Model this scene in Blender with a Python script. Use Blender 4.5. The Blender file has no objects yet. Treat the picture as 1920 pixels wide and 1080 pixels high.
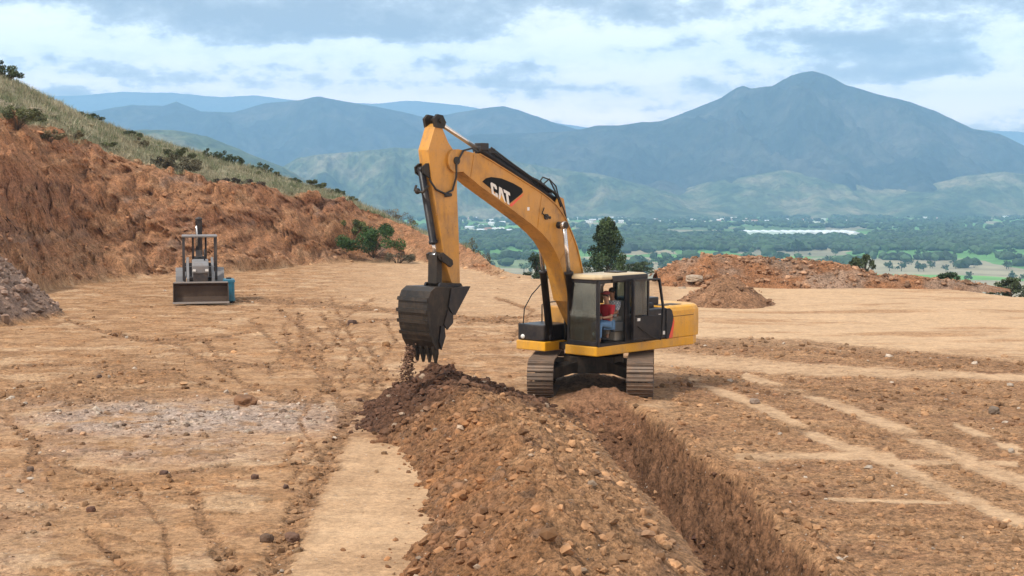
import bpy, bmesh, math, random
import numpy as np
from mathutils import Vector, Matrix
R = math.radians
random.seed(7); rng = np.random.default_rng(7)
S = bpy.context.scene
COL = S.collection
# ------------------------------------------------------------------ camera
FPX = 2667.0; CAMH = 5.1; HOR = 360.0
PITCH = math.atan((540 - HOR) / FPX)
cd = bpy.data.cameras.new('camera'); cam = bpy.data.objects.new('camera', cd); COL.objects.link(cam)
cd.lens = 50.0; cd.sensor_width = 36.0; cd.clip_start = 0.1; cd.clip_end = 60000
cam.location = (0, 0, CAMH); cam.rotation_euler = (R(90) - PITCH, 0, 0)
S.camera = cam
# ------------------------------------------------------------------ exposure
S.view_settings.view_transform = 'Standard'; S.view_settings.look = 'None'
S.view_settings.exposure = 0.30; S.view_settings.gamma = 1.0; S.view_settings.use_curve_mapping = False
S.render.engine = 'CYCLES'; S.cycles.use_denoising = True; S.cycles.max_bounces = 8
S.cycles.volume_bounces = 2; S.cycles.use_adaptive_sampling = False
# ------------------------------------------------------------------ node helper
class NT:
    def __init__(s, nt): s.nt = nt; s.n = nt.nodes; s.l = nt.links
    def add(s, typ, **kw):
        n = s.n.new(typ)
        for k, v in kw.items(): setattr(n, k, v)
        return n
    def put(s, sock, v):
        if isinstance(v, bpy.types.NodeSocket): s.l.new(v, sock)
        elif v is not None: sock.default_value = v
    def math(s, op, a, b=None, c=None, clamp=False):
        n = s.add('ShaderNodeMath', operation=op, use_clamp=clamp)
        s.put(n.inputs[0], a)
        if b is not None: s.put(n.inputs[1], b)
        if c is not None: s.put(n.inputs[2], c)
        return n.outputs[0]
    def noise(s, vec, scale, detail=4, rough=.55, out=0, dist=0.0):
        n = s.add('ShaderNodeTexNoise'); s.put(n.inputs['Vector'], vec)
        n.inputs['Scale'].default_value = scale; n.inputs['Detail'].default_value = detail
        n.inputs['Roughness'].default_value = rough; n.inputs['Distortion'].default_value = dist
        return n.outputs[out]
    def ramp(s, fac, stops, interp='LINEAR'):
        n = s.add('ShaderNodeValToRGB'); s.put(n.inputs[0], fac); cr = n.color_ramp; cr.interpolation = interp
        while len(cr.elements) < len(stops): cr.elements.new(.5)
        for e, (p, c) in zip(cr.elements, stops):
            e.position = p; e.color = (c[0], c[1], c[2], 1) if hasattr(c, '__len__') else (c, c, c, 1)
        return n.outputs[0]
    def mix(s, fac, a, b, mode='MIX'):
        n = s.add('ShaderNodeMix', data_type='RGBA', blend_type=mode); n.clamp_factor = True
        s.put(n.inputs[0], fac)
        for k, v in ((6, a), (7, b)):
            if not isinstance(v, bpy.types.NodeSocket): v = (v[0], v[1], v[2], 1)
            s.put(n.inputs[k], v)
        return n.outputs[2]
    def mapping(s, vec, scale=(1, 1, 1), loc=(0, 0, 0), rot=(0, 0, 0)):
        n = s.add('ShaderNodeMapping'); s.put(n.inputs[0], vec)
        n.inputs['Scale'].default_value = scale; n.inputs['Location'].default_value = loc; n.inputs['Rotation'].default_value = rot
        return n.outputs[0]
# ------------------------------------------------------------------ world: cloudy sky
SUN_EL, SUN_AZ = 52.0, -125.0      # azimuth measured from +Y towards +X: from the left, a little behind the camera
W = bpy.data.worlds.new('World'); S.world = W; W.use_nodes = True
t = NT(W.node_tree); t.n.clear()
tc = t.add('ShaderNodeTexCoord').outputs['Generated']
sky = t.add('ShaderNodeTexSky', sky_type='NISHITA'); sky.sun_disc = False
sky.sun_elevation = R(SUN_EL); sky.sun_rotation = R(SUN_AZ)
sp = t.add('ShaderNodeSeparateXYZ'); t.put(sp.inputs[0], tc)
X, Y, Z = sp.outputs
warp = t.noise(t.mapping(tc, (1, 1, 2.6)), 13, 7, .62, 1)
wsp = t.add('ShaderNodeSeparateColor'); t.put(wsp.inputs[0], warp)
az = t.math('ARCTAN2', X, Y)
az = t.math('ADD', az, t.math('MULTIPLY', t.math('SUBTRACT', wsp.outputs[0], .5), .11))
elv = t.math('ADD', Z, t.math('MULTIPLY', t.math('SUBTRACT', wsp.outputs[1], .5), .034))
def blob(px, py, sx, sy, amp):
    a = t.math('MULTIPLY', t.math('SUBTRACT', az, math.atan((px - 960) / FPX)), FPX / sx)
    b = t.math('MULTIPLY', t.math('SUBTRACT', elv, (HOR - py) / FPX), FPX / sy)
    r2 = t.math('ADD', t.math('MULTIPLY', a, a), t.math('MULTIPLY', b, b))
    return t.math('MULTIPLY', t.math('EXPONENT', t.math('MULTIPLY', r2, -1.0)), amp)
CLOUDS = [(60, 70, 160, 40, .55), (300, 105, 260, 30, .45), (1190, 85, 40, 20, .2), (110, 165, 220, 14, .35), (480, 172, 420, 11, .38), (830, 195, 300, 13, .42),
          (760, 105, 330, 22, .45), (1120, 80, 220, 22, .32), (1390, 75, 90, 26, .38), (1330, 125, 330, 26, .42), (1850, 195, 260, 34, .6),
          (1910, 115, 60, 40, .5), (1150, 215, 260, 14, .40), (1760, 165, 160, 12, .3), (1440, 95, 120, 14, .2),
          (560, 45, 260, 32, -.42), (800, 70, 140, 22, -.3), (260, 12, 220, 20, -.25), (90, 108, 200, 8, -.16), (1230, 20, 260, 30, -.12), (1150, 105, 160, 10, -.22),
          (1500, 85, 130, 22, -.30), (1720, 95, 190, 26, -.38), (1640, 135, 220, 16, -.3), (1870, 10, 160, 16, -.32), (1020, 125, 160, 10, -.22),
          (180, 195, 220, 22, -.28), (1010, 165, 300, 9, -.2), (1560, 28, 160, 18, .18), (1030, 40, 120, 18, .15)]
acc = None
for c in CLOUDS:
    b = blob(*c); acc = b if acc is None else t.math('ADD', acc, b)
n1 = t.noise(t.mapping(tc, (1, 1, 2.4)), 9, 9, .6)
n2 = t.noise(t.mapping(tc, (1, 1, 2.0), (3, 1, 7)), 40, 7, .62)
dens = t.math('ADD', t.math('ADD', .405, acc), t.math('ADD', t.math('MULTIPLY', t.math('SUBTRACT', n1, .5), 1.35), t.math('MULTIPLY', t.math('SUBTRACT', n2, .5), 1.15)))
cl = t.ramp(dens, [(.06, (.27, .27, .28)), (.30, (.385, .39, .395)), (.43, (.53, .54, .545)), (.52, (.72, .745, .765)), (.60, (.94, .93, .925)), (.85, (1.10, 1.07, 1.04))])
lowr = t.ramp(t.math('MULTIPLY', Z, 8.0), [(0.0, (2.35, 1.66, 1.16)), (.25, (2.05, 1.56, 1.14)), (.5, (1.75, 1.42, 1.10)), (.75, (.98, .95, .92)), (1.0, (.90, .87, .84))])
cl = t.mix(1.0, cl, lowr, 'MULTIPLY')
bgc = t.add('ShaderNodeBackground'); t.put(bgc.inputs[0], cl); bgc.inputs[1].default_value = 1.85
bgs = t.add('ShaderNodeBackground'); t.put(bgs.inputs[0], sky.outputs[0]); bgs.inputs[1].default_value = .1
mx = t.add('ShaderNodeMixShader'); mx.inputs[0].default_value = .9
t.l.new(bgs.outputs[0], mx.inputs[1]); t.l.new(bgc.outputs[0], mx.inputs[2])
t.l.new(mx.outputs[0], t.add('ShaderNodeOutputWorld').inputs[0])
# ------------------------------------------------------------------ sun behind thin cloud
sl = bpy.data.lights.new('sun', 'SUN'); sl.energy = 3.1; sl.angle = R(6); sl.color = (1, .95, .87)
sun = bpy.data.objects.new('sun', sl); COL.objects.link(sun)
d = Vector((math.sin(R(SUN_AZ)) * math.cos(R(SUN_EL)), math.cos(R(SUN_AZ)) * math.cos(R(SUN_EL)), math.sin(R(SUN_EL))))
sun.rotation_euler = d.to_track_quat('Z', 'Y').to_euler()
# ------------------------------------------------------------------ helpers
def gpt(px, py, z=0.0):
    """ground point seen at a photo pixel"""
    c = np.array([(px - 960) / FPX, 1, -(py - 540) / FPX]); s, k = math.sin(PITCH), math.cos(PITCH)
    dd = np.array([c[0], c[1] * k + c[2] * s, -s * c[1] + k * c[2]]); q = (z - CAMH) / dd[2]
    return float(dd[0] * q), float(dd[1] * q)
def hgt(py, dist): return CAMH + (HOR - py) * dist / FPX          # height of what shows at row py at a distance
def wx(px, dist): return (px - 960) / FPX * dist
_perm = rng.permutation(4096); _g = rng.uniform(0, 2 * np.pi, 4096); _gx, _gy = np.cos(_g), np.sin(_g)
def perlin(x, y):
    x = np.asarray(x, float); y = np.asarray(y, float)
    xi = np.floor(x).astype(np.int64); yi = np.floor(y).astype(np.int64); xf = x - xi; yf = y - yi
    u = xf * xf * xf * (xf * (xf * 6 - 15) + 10); v = yf * yf * yf * (yf * (yf * 6 - 15) + 10)
    def g(ix, iy, fx, fy):
        h = _perm[(_perm[ix & 4095] + iy) & 4095]; return _gx[h] * fx + _gy[h] * fy
    a = g(xi, yi, xf, yf); b = g(xi + 1, yi, xf - 1, yf); c = g(xi, yi + 1, xf, yf - 1); e = g(xi + 1, yi + 1, xf - 1, yf - 1)
    return 1.5 * ((a + (b - a) * u) * (1 - v) + (c + (e - c) * u) * v)
def fbm(x, y, o=5, g=.5, l=2.03, ridged=False):
    s = 0; a = 1; f = 1; n = 0
    for i in range(o):
        p = perlin(x * f + i * 17.3, y * f - i * 9.1)
        s = s + a * ((1 - 2 * np.abs(p)) if ridged else p); n += a; a *= g; f *= l
    return s / n
def sst(a, b, x): q = np.clip((x - a) / (b - a), 0, 1); return q * q * (3 - 2 * q)
def link(name, me, mat=None, parent=None):
    o = bpy.data.objects.new(name, me); COL.objects.link(o)
    if mat:
        for m in (mat if isinstance(mat, (list, tuple)) else [mat]): me.materials.append(m)
    if parent: o.parent = parent
    return o
def tag(o, label=None, cat=None, group=None, kind=None):
    if label: o['label'] = label
    if cat: o['category'] = cat
    if group: o['group'] = group
    if kind: o['kind'] = kind
    return o
def np_mesh(name, V, F, smooth=True, attrs=None):
    V = np.ascontiguousarray(V, np.float32).reshape(-1, 3); F = np.ascontiguousarray(F, np.int32); k = F.shape[1]
    me = bpy.data.meshes.new(name); me.vertices.add(len(V)); me.vertices.foreach_set('co', V.ravel())
    me.loops.add(F.size); me.loops.foreach_set('vertex_index', F.ravel())
    me.polygons.add(len(F)); me.polygons.foreach_set('loop_start', np.arange(0, F.size, k, dtype=np.int32))
    me.polygons.foreach_set('use_smooth', np.full(len(F), smooth, bool))
    for an, c in (attrs or {}).items():
        at = me.color_attributes.new(an, 'FLOAT_COLOR', 'POINT')
        cc = np.ones((len(V), 4), np.float32); c = np.asarray(c); cc[:, :c.shape[1]] = c; at.data.foreach_set('color', cc.ravel())
    me.update(calc_edges=True); return me
def grid_faces(nr, nc):
    i = np.arange((nr - 1) * (nc - 1)); r = i // (nc - 1); c = i % (nc - 1); a = r * nc + c
    return np.stack([a, a + 1, a + nc + 1, a + nc], 1)
class MB:
    """collects shapes, then links them as one mesh"""
    def __init__(s): s.v = []; s.f = []; s.m = []; s.sm = []
    def raw(s, V, F, mi=0, smooth=False):
        o = len(s.v); s.v += [tuple(map(float, p)) for p in V]
        for q in F: s.f.append([o + i for i in q]); s.m.append(mi); s.sm.append(smooth)
        return s
    def box(s, x0, x1, y0, y1, z0, z1, mi=0):
        V = [(x, y, z) for z in (z0, z1) for y in (y0, y1) for x in (x0, x1)]
        return s.raw(V, [(0, 2, 3, 1), (4, 5, 7, 6), (0, 1, 5, 4), (2, 6, 7, 3), (0, 4, 6, 2), (1, 3, 7, 5)], mi)
    def prism(s, prof, y0, y1, mi=0):
        """profile in x,z pushed along y"""
        n = len(prof); V = [(a, y0, z) for a, z in prof] + [(a, y1, z) for a, z in prof]
        F = [tuple(range(n)), tuple(range(2 * n - 1, n - 1, -1))] + [(i, n + i, n + (i + 1) % n, (i + 1) % n) for i in range(n)]
        return s.raw(V, F, mi)
    def slab(s, plan, z0, z1, mi=0):
        n = len(plan); V = [(a, b, z0) for a, b in plan] + [(a, b, z1) for a, b in plan]
        F = [tuple(range(n)), tuple(range(2 * n - 1, n - 1, -1))] + [(i, n + i, n + (i + 1) % n, (i + 1) % n) for i in range(n)]
        return s.raw(V, F, mi)
    def tube(s, pts, r, n=8, mi=0, cap=True):
        P = [Vector(p) for p in pts]; rr = r if hasattr(r, '__len__') else [r] * len(P); V = []; F = []
        up = None
        for i, p in enumerate(P):
            dd = (P[min(i + 1, len(P) - 1)] - P[max(i - 1, 0)]).normalized()
            if up is None: up = dd.orthogonal().normalized()
            up = (up - dd * up.dot(dd)).normalized(); sd = dd.cross(up)
            for k in range(n):
                a = 2 * math.pi * k / n; V.append(p + (up * math.cos(a) + sd * math.sin(a)) * rr[i])
        for i in range(len(P) - 1):
            for k in range(n): F.append((i * n + k, i * n + (k + 1) % n, (i + 1) * n + (k + 1) % n, (i + 1) * n + k))
        s.raw(V, F, mi, True)
        if cap:
            s.raw(V[:n], [tuple(range(n - 1, -1, -1))], mi); s.raw(V[-n:], [tuple(range(n))], mi)
        return s
    def bar(s, a, b, w, h, mi=0):
        """rectangular bar from a to b"""
        A, B = Vector(a), Vector(b); dd = (B - A).normalized()
        u = Vector((0, 0, 1)) if abs(dd.z) < .95 else Vector((0, 1, 0))
        sd = dd.cross(u).normalized(); u = sd.cross(dd)
        V = [p + sd * (w / 2) * i + u * (h / 2) * j for p in (A, B) for i, j in ((-1, -1), (1, -1), (1, 1), (-1, 1))]
        return s.raw(V, [(0, 3, 2, 1), (4, 5, 6, 7), (0, 1, 5, 4), (1, 2, 6, 5), (2, 3, 7, 6), (3, 0, 4, 7)], mi)
    def ball(s, c, r, mi=0, n=10, m=6):
        r3 = r if hasattr(r, '__len__') else (r, r, r); V = []; F = []
        for i in range(m + 1):
            p = math.pi * i / m
            for k in range(n):
                a = 2 * math.pi * k / n
                V.append((c[0] + r3[0] * math.sin(p) * math.cos(a), c[1] + r3[1] * math.sin(p) * math.sin(a), c[2] + r3[2] * math.cos(p)))
        for i in range(m):
            for k in range(n): F.append((i * n + k, (i + 1) * n + k, (i + 1) * n + (k + 1) % n, i * n + (k + 1) % n))
        return s.raw(V, F, mi, True)
    def build(s, name, mat, parent=None, bevel=0, M=None):
        me = bpy.data.meshes.new(name)
        V = s.v if M is None else [tuple(M @ Vector(p)) for p in s.v]
        me.from_pydata(V, [], s.f); me.polygons.foreach_set('material_index', s.m); me.polygons.foreach_set('use_smooth', s.sm)
        bm = bmesh.new(); bm.from_mesh(me); bmesh.ops.remove_doubles(bm, verts=bm.verts, dist=1e-5)
        bmesh.ops.recalc_face_normals(bm, faces=bm.faces); bm.to_mesh(me); bm.free()
        o = link(name, me, mat, parent)
        if bevel:
            b = o.modifiers.new('bevel', 'BEVEL'); b.width = bevel; b.segments = 2; b.limit_method = 'ANGLE'; b.angle_limit = R(35)
        return o
def empty(name, loc, rz=0):
    o = bpy.data.objects.new(name, None); COL.objects.link(o); o.location = loc; o.rotation_euler = (0, 0, rz)
    o.empty_display_size = .2; return o
# ------------------------------------------------------------------ materials
def new_mat(name):
    m = bpy.data.materials.new(name); m.use_nodes = True; q = NT(m.node_tree)
    return m, q, q.n['Principled BSDF']
def bumped(q, b, h, dist, strength=1.0):
    n = q.add('ShaderNodeBump'); q.put(n.inputs['Height'], h); n.inputs['Distance'].default_value = dist; n.inputs['Strength'].default_value = strength
    q.l.new(n.outputs[0], b.inputs['Normal'])
def paint(name, col, rough=.45, dirt=(.30, .20, .13), amount=.45, scale=2.0, metal=0.0, bump=.002, lowdirt=False):
    m, q, b = new_mat(name); co = q.add('ShaderNodeTexCoord').outputs['Object']
    n1 = q.noise(co, scale, 6, .65); n2 = q.noise(co, scale * 9, 4, .6); n3 = q.noise(q.mapping(co, (1, 1, .25)), scale * 4, 5, .6)
    c = q.mix(q.math('MULTIPLY', n2, .35), (col[0], col[1], col[2]), tuple(x * .8 for x in col))
    f = q.ramp(n1, [(.46, 0), (.72, 1)]); f2 = q.ramp(n3, [(.5, 0), (.68, 1)])
    f = q.math('MULTIPLY', q.math('ADD', q.math('MULTIPLY', f, .7), q.math('MULTIPLY', f2, .5)), amount, clamp=True)
    chip = q.ramp(q.noise(co, 26, 3, .5), [(.66, 0), (.69, 1)]); c = q.mix(f, c, dirt); c = q.mix(q.math('MULTIPLY', chip, .55 * min(1, amount * 1.6)), c, tuple(x * .5 for x in dirt))
    dust = q.ramp(q.noise(co, 1.1, 7, .75), [(.42, 0), (.7, 1)]); c = q.mix(q.math('MULTIPLY', dust, .22 if col[0] > .1 else .06), c, (.38, .27, .18)); q.put(b.inputs['Base Color'], c); b.inputs['Metallic'].default_value = metal; b.inputs['Specular IOR Level'].default_value = .42 if col[0] > .1 else .22
    q.put(b.inputs['Roughness'], q.math('ADD', rough, q.math('MULTIPLY', f, .4), clamp=True)); bumped(q, b, n2, bump)
    return m
def soil(name, attr, fine=9.0, bumpd=.03, amt=.5):
    """ground material: large colour areas come with the surface, grain and pebbles are added here"""
    m, q, b = new_mat(name); co = q.add('ShaderNodeTexCoord').outputs['Object']
    vc_ = q.add('ShaderNodeVertexColor', layer_name=attr); a = vc_.outputs[0]; gr_ = vc_.outputs[1]
    n1 = q.noise(co, fine * .25, 8, .68); n2 = q.noise(co, fine, 6, .7); n3 = q.noise(q.mapping(co, (1, 1, 1)), fine * 3.3, 4, .7)
    v = q.add('ShaderNodeTexVoronoi', feature='F1'); q.put(v.inputs['Vector'], q.mapping(co)); v.inputs['Scale'].default_value = fine * 1.1
    c = q.mix(gr_, a, q.mix(1.0, a, q.ramp(n1, [(.3, 1 - amt * .7), (.5, 1.0), (.72, 1 + amt * .5)]), 'MULTIPLY'))
    c = q.mix(gr_, c, q.mix(1.0, c, q.ramp(n2, [(.32, 1 - amt), (.5, 1.0), (.7, 1 + amt * .6)]), 'MULTIPLY'))
    n4 = q.noise(co, fine * 2.6, 5, .8); c = q.mix(gr_, c, q.mix(1.0, c, q.ramp(n4, [(.34, .42), (.46, .9), (.54, 1.05), (.68, 1.5)]), 'MULTIPLY'))
    st = q.ramp(v.outputs['Distance'], [(.10, 1), (.2, 0)]); sel = q.add('ShaderNodeSeparateColor'); q.put(sel.inputs[0], v.outputs['Color'])
    pk = q.math('MULTIPLY', st, q.ramp(sel.outputs[0], [(.80, 0), (.86, 1)]))
    pc = q.mix(sel.outputs[1], (.10, .07, .055), (.50, .44, .38)); c = q.mix(q.math('MULTIPLY', pk, .75), c, pc)
    pk = q.math('MULTIPLY', pk, gr_); q.put(b.inputs['Base Color'], c); b.inputs['Roughness'].default_value = .95; b.inputs['Specular IOR Level'].default_value = .15
    h = q.math('ADD', q.math('ADD', n1, q.math('MULTIPLY', n2, .6)), q.math('ADD', q.math('MULTIPLY', n3, .25), q.math('MULTIPLY', pk, .3))); h = q.math('MULTIPLY', h, q.math('ADD', .25, q.math('MULTIPLY', gr_, .75)))
    bumped(q, b, h, bumpd); return m
def leafy(name, attr='tint', rough=.7):
    m, q, b = new_mat(name); a = q.add('ShaderNodeVertexColor', layer_name=attr).outputs[0]
    co = q.add('ShaderNodeTexCoord').outputs['Object']
    c = q.mix(1.0, a, q.ramp(q.noise(co, 6, 3), [(.3, .7), (.7, 1.3)]), 'MULTIPLY')
    q.put(b.inputs['Base Color'], c); b.inputs['Roughness'].default_value = rough; b.inputs['Specular IOR Level'].default_value = .2
    return m
def flat(name, col, rough=.6, metal=0.0, spec=.5):
    m, q, b = new_mat(name); co = q.add('ShaderNodeTexCoord').outputs['Object']
    c = q.mix(q.noise(co, 14, 4), tuple(x * .82 for x in col), tuple(min(1, x * 1.15) for x in col))
    q.put(b.inputs['Base Color'], c); b.inputs['Roughness'].default_value = rough; b.inputs['Metallic'].default_value = metal
    b.inputs['Specular IOR Level'].default_value = spec; return m
M_SOIL = soil('site_soil', 'tint', 8, .06, .6)
M_HEAP = soil('loose_soil', 'tint', 10, .075, .62)
M_ROCK = leafy('stone', rough=.95)
M_LEAF = leafy('leaves'); M_GRASS = leafy('grass_blades')
M_BARK = flat('bark', (.10, .075, .055), .9)
M_YEL = paint('yellow_paint', (.50, .235, .030), .42, (.19, .115, .065), .8, 1.9)
M_YEL2 = paint('yellow_paint_clean', (.70, .335, .010), .32, (.30, .18, .08), .5, 2.0)
M_BLK = paint('black_paint', (.011, .012, .016), .36, (.12, .085, .06), .22, 2.2)
M_STEEL = paint('worn_steel', (.014, .013, .012), .42, (.10, .065, .042), .5, 3.0, .1)
M_TRACK = paint('track_steel', (.15, .11, .085), .5, (.30, .18, .11), .75, 3.5, .35)
M_CHROME = flat('cylinder_rod', (.55, .53, .52), .25, .8)
M_RUB = flat('rubber', (.02, .02, .022), .7)
M_RED = paint('red_stripe', (.75, .07, .03), .4, (.3, .16, .1), .2)
M_CREAM = paint('cream_roof_paint', (.52, .41, .25), .4, (.4, .28, .18), .35)
M_WHITE = paint('white_enamel', (.75, .75, .74), .4, (.4, .3, .22), .25)
M_INT = flat('cab_interior', (.05, .055, .06), .7)
M_SEAT = flat('seat_cloth', (.30, .28, .25), .9)
def glass_mat(name, tint=(.75, .85, .84), trans=.8):
    m, q, b = new_mat(name); q.n.remove(b)
    g = q.add('ShaderNodeBsdfGlossy'); g.inputs['Roughness'].default_value = .04; g.inputs['Color'].default_value = (.9, .95, 1, 1)
    tr = q.add('ShaderNodeBsdfTransparent'); tr.inputs[0].default_value = (*tint, 1)
    df = q.add('ShaderNodeBsdfDiffuse'); df.inputs[0].default_value = (.25, .27, .25, 1)
    fr = q.add('ShaderNodeFresnel'); fr.inputs[0].default_value = 1.5
    co = q.add('ShaderNodeTexCoord').outputs['Object']
    m0 = q.add('ShaderNodeMixShader'); q.put(m0.inputs[0], q.math('MULTIPLY', q.noise(co, 3, 5), 1 - trans)); q.l.new(tr.outputs[0], m0.inputs[1]); q.l.new(df.outputs[0], m0.inputs[2])
    mx = q.add('ShaderNodeMixShader'); q.put(mx.inputs[0], fr.outputs[0]); q.l.new(m0.outputs[0], mx.inputs[1]); q.l.new(g.outputs[0], mx.inputs[2])
    q.l.new(mx.outputs[0], q.n['Material Output'].inputs[0]); return m
M_GLASS = glass_mat('cab_glass', (.36, .43, .43), .93)
# ================================================================== THE SITE TERRAIN
PROF = [  # column, then (distance, height) points: foot of the cut bank, top of the cut, brow of the hill
 (-900, 42, 60, 12.5, 84, 22.0), (-400, 50, 66, 11.0, 88, 18.5),
 (0, 64, 82, hgt(232, 82), 102, hgt(138, 102)), (100, 75, 88, hgt(250, 88), 106, hgt(190, 106)),
 (200, 82, 93, hgt(290, 93), 111, hgt(235, 111)), (320, 85, 96, hgt(338, 96), 115, hgt(274, 115)),
 (420, 88, 98, hgt(358, 98), 118, hgt(302, 118)), (500, 93, 101, hgt(364, 101), 118, hgt(325, 118)), (560, 96, 104, hgt(368, 104), 118, hgt(346, 118)),
 (640, 100, 108, hgt(380, 108), 116, hgt(368, 116)), (700, 103, 111, hgt(402, 111), 117, hgt(396, 117)),
 (760, 105, 112, hgt(426, 112), 116, hgt(424, 116)), (820, 101, 109, hgt(448, 109), 114, hgt(448, 114)),
 (870, 94, 102, hgt(462, 102), 107, hgt(464, 107)), (915, 87, 94, hgt(492, 94), 98, hgt(496, 98)),
 (950, 82, 87, hgt(513, 87), 90, hgt(518, 90)), (990, 80, 83, .02, 86, 0.0), (3200, 80, 83, 0, 86, 0)]
PU = np.array([p[0] for p in PROF], float); PP = np.array([p[1:] for p in PROF], float)
EDGE_U = [-900, 700, 900, 1000, 1200, 1500, 1700, 1900, 2600]; EDGE_D = [124, 122, 100, 83, 83, 82, 78, 69, 62]
def u_of(x, y): return 960 + FPX * x / np.maximum(y, 1)
def tcx(y): return np.interp(y, [10, 18.6, 22.4, 25, 27.5, 31.4, 34.5, 40], [3.15, 3.2, 3.12, 2.95, 2.68, 2.26, 1.98, 1.8]) + .07 * np.sin(y * 1.1)
def trench(x, y):
    """depth below grade of the dug trench, and where along it"""
    cx_ = tcx(y)
    w = 1.0 + .12 * fbm(y * .8 + 3, y * 0 + 1, 3); e = x - cx_ + .10 * fbm(x * 2.1, y * 2.1, 4)
    wall = np.where(e > 0, 1 - sst(w * .55, w * .98, e), 1 - sst(w * .5, w * .98, -e))
    along = sst(34.1, 31.2, y)
    return 1.5 * wall * along, along
PALEP = [(660, 822), (770, 850), (820, 900), (820, 1000), (860, 1500), (300, 1500), (525, 1082), (590, 960), (630, 860)]
def line_d(u, v, pts):
    """distance to a polyline in the plane of the ground plan, and position along it"""
    best = np.full(u.shape, 1e9); 
    for (a, b), (c, e) in zip(pts[:-1], pts[1:]):
        dx, dy = c - a, e - b; q = np.clip(((u - a) * dx + (v - b) * dy) / (dx * dx + dy * dy), 0, 1)
        best = np.minimum(best, np.hypot(u - a - q * dx, (v - b - q * dy)))
    return best
def inside(u, v, pts):
    r = np.zeros(u.shape, bool); n = len(pts)
    for i in range(n):
        (a, b), (c, e) = pts[i], pts[(i + 1) % n]
        if b == e: continue
        r ^= ((b > v) != (e > v)) & (u < (c - a) * (v - b) / (e - b) + a)
    return r.astype(float)
PALE_LINES = [([(1300, 715), (1450, 775), (1560, 830), (1680, 872), (1800, 932), (1920, 982), (2100, 1060)], 7, 17),
              ([(1400, 705), (1550, 752), (1700, 812), (1850, 882), (1930, 910), (2100, 990)], 7, 17),
              ([(1390, 857), (1500, 857), (1680, 861)], 8, 8), ([(1230, 672), (1350, 681), (1500, 692), (1650, 699), (1790, 706)], 15, 8),
              ([(1780, 706), (2100, 716)], 6, 6), ([(1700, 870), (1920, 874)], 4, 4), ([(1560, 940), (1790, 948)], 4, 4), ([(1800, 800), (1920, 850)], 6, 9)]
DARK_LINES = [([(470, 600), (520, 650), (600, 690), (680, 700)], 4, 5), ([(600, 590), (640, 640), (700, 690), (720, 740)], 4, 5), ([(520, 580), (600, 640), (610, 720), (560, 790)], 4, 6), ([(700, 560), (640, 600), (620, 660)], 3, 4),
              ([(380, 640), (450, 720), (560, 760)], 5, 6), ([(720, 600), (740, 640), (700, 700), (640, 730)], 3, 4), ([(200, 620), (330, 650), (420, 700)], 4, 5), ([(560, 800), (590, 850), (540, 910)], 4, 6),
              ([(1250, 640), (1500, 642), (1700, 664), (1920, 690)], 7, 8), ([(1400, 735), (1650, 742), (1920, 770)], 6, 7), ([(1380, 800), (1600, 812), (1900, 830)], 4, 6),
              ([(0, 690), (150, 680), (330, 700), (430, 740)], 4, 5), ([(120, 600), (260, 640), (380, 640), (470, 620)], 3, 4), ([(590, 620), (720, 600), (750, 600)], 3, 3), ([(560, 830), (530, 870), (560, 880)], 6, 6),
              ([(60, 860), (200, 905), (420, 880)], 4, 5), ([(0, 780), (60, 830), (40, 900)], 8, 12), ([(620, 560), (660, 640), (640, 720)], 4, 6), ([(930, 560), (1000, 580), (960, 640)], 3, 4), ([(250, 930), (300, 1000), (310, 1090)], 4, 7),
              ([(1320, 650), (1500, 655), (1800, 690)], 5, 5), ([(1250, 715), (1400, 722), (1900, 745)], 4, 5), ([(1500, 990), (1700, 1000), (1900, 990)], 6, 6),
              ([(650, 770), (640, 810), (600, 890), (560, 955), (525, 1030), (500, 1100)], 14, 30), ([(350, 930), (375, 985), (425, 1090)], 10, 24),
              ([(560, 590), (570, 640), (600, 700), (645, 770)], 6, 12), ([(380, 676), (470, 684), (560, 686)], 5, 5), ([(440, 560), (560, 566), (700, 580), (1000, 610)], 6, 5),
              ([(690, 650), (720, 700), (690, 740), (650, 790)], 7, 8), ([(1040, 590), (900, 600), (860, 605)], 4, 4), ([(150, 1000), (210, 1060), (260, 1100)], 6, 12),
              ([(1425, 925), (1500, 955), (1470, 970)], 13, 13), ([(560, 740), (520, 752), (600, 756)], 6, 6), ([(700, 640), (620, 652), (500, 655)], 3, 3),
              ([(530, 610), (540, 650), (500, 700)], 5, 5)]
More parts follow.
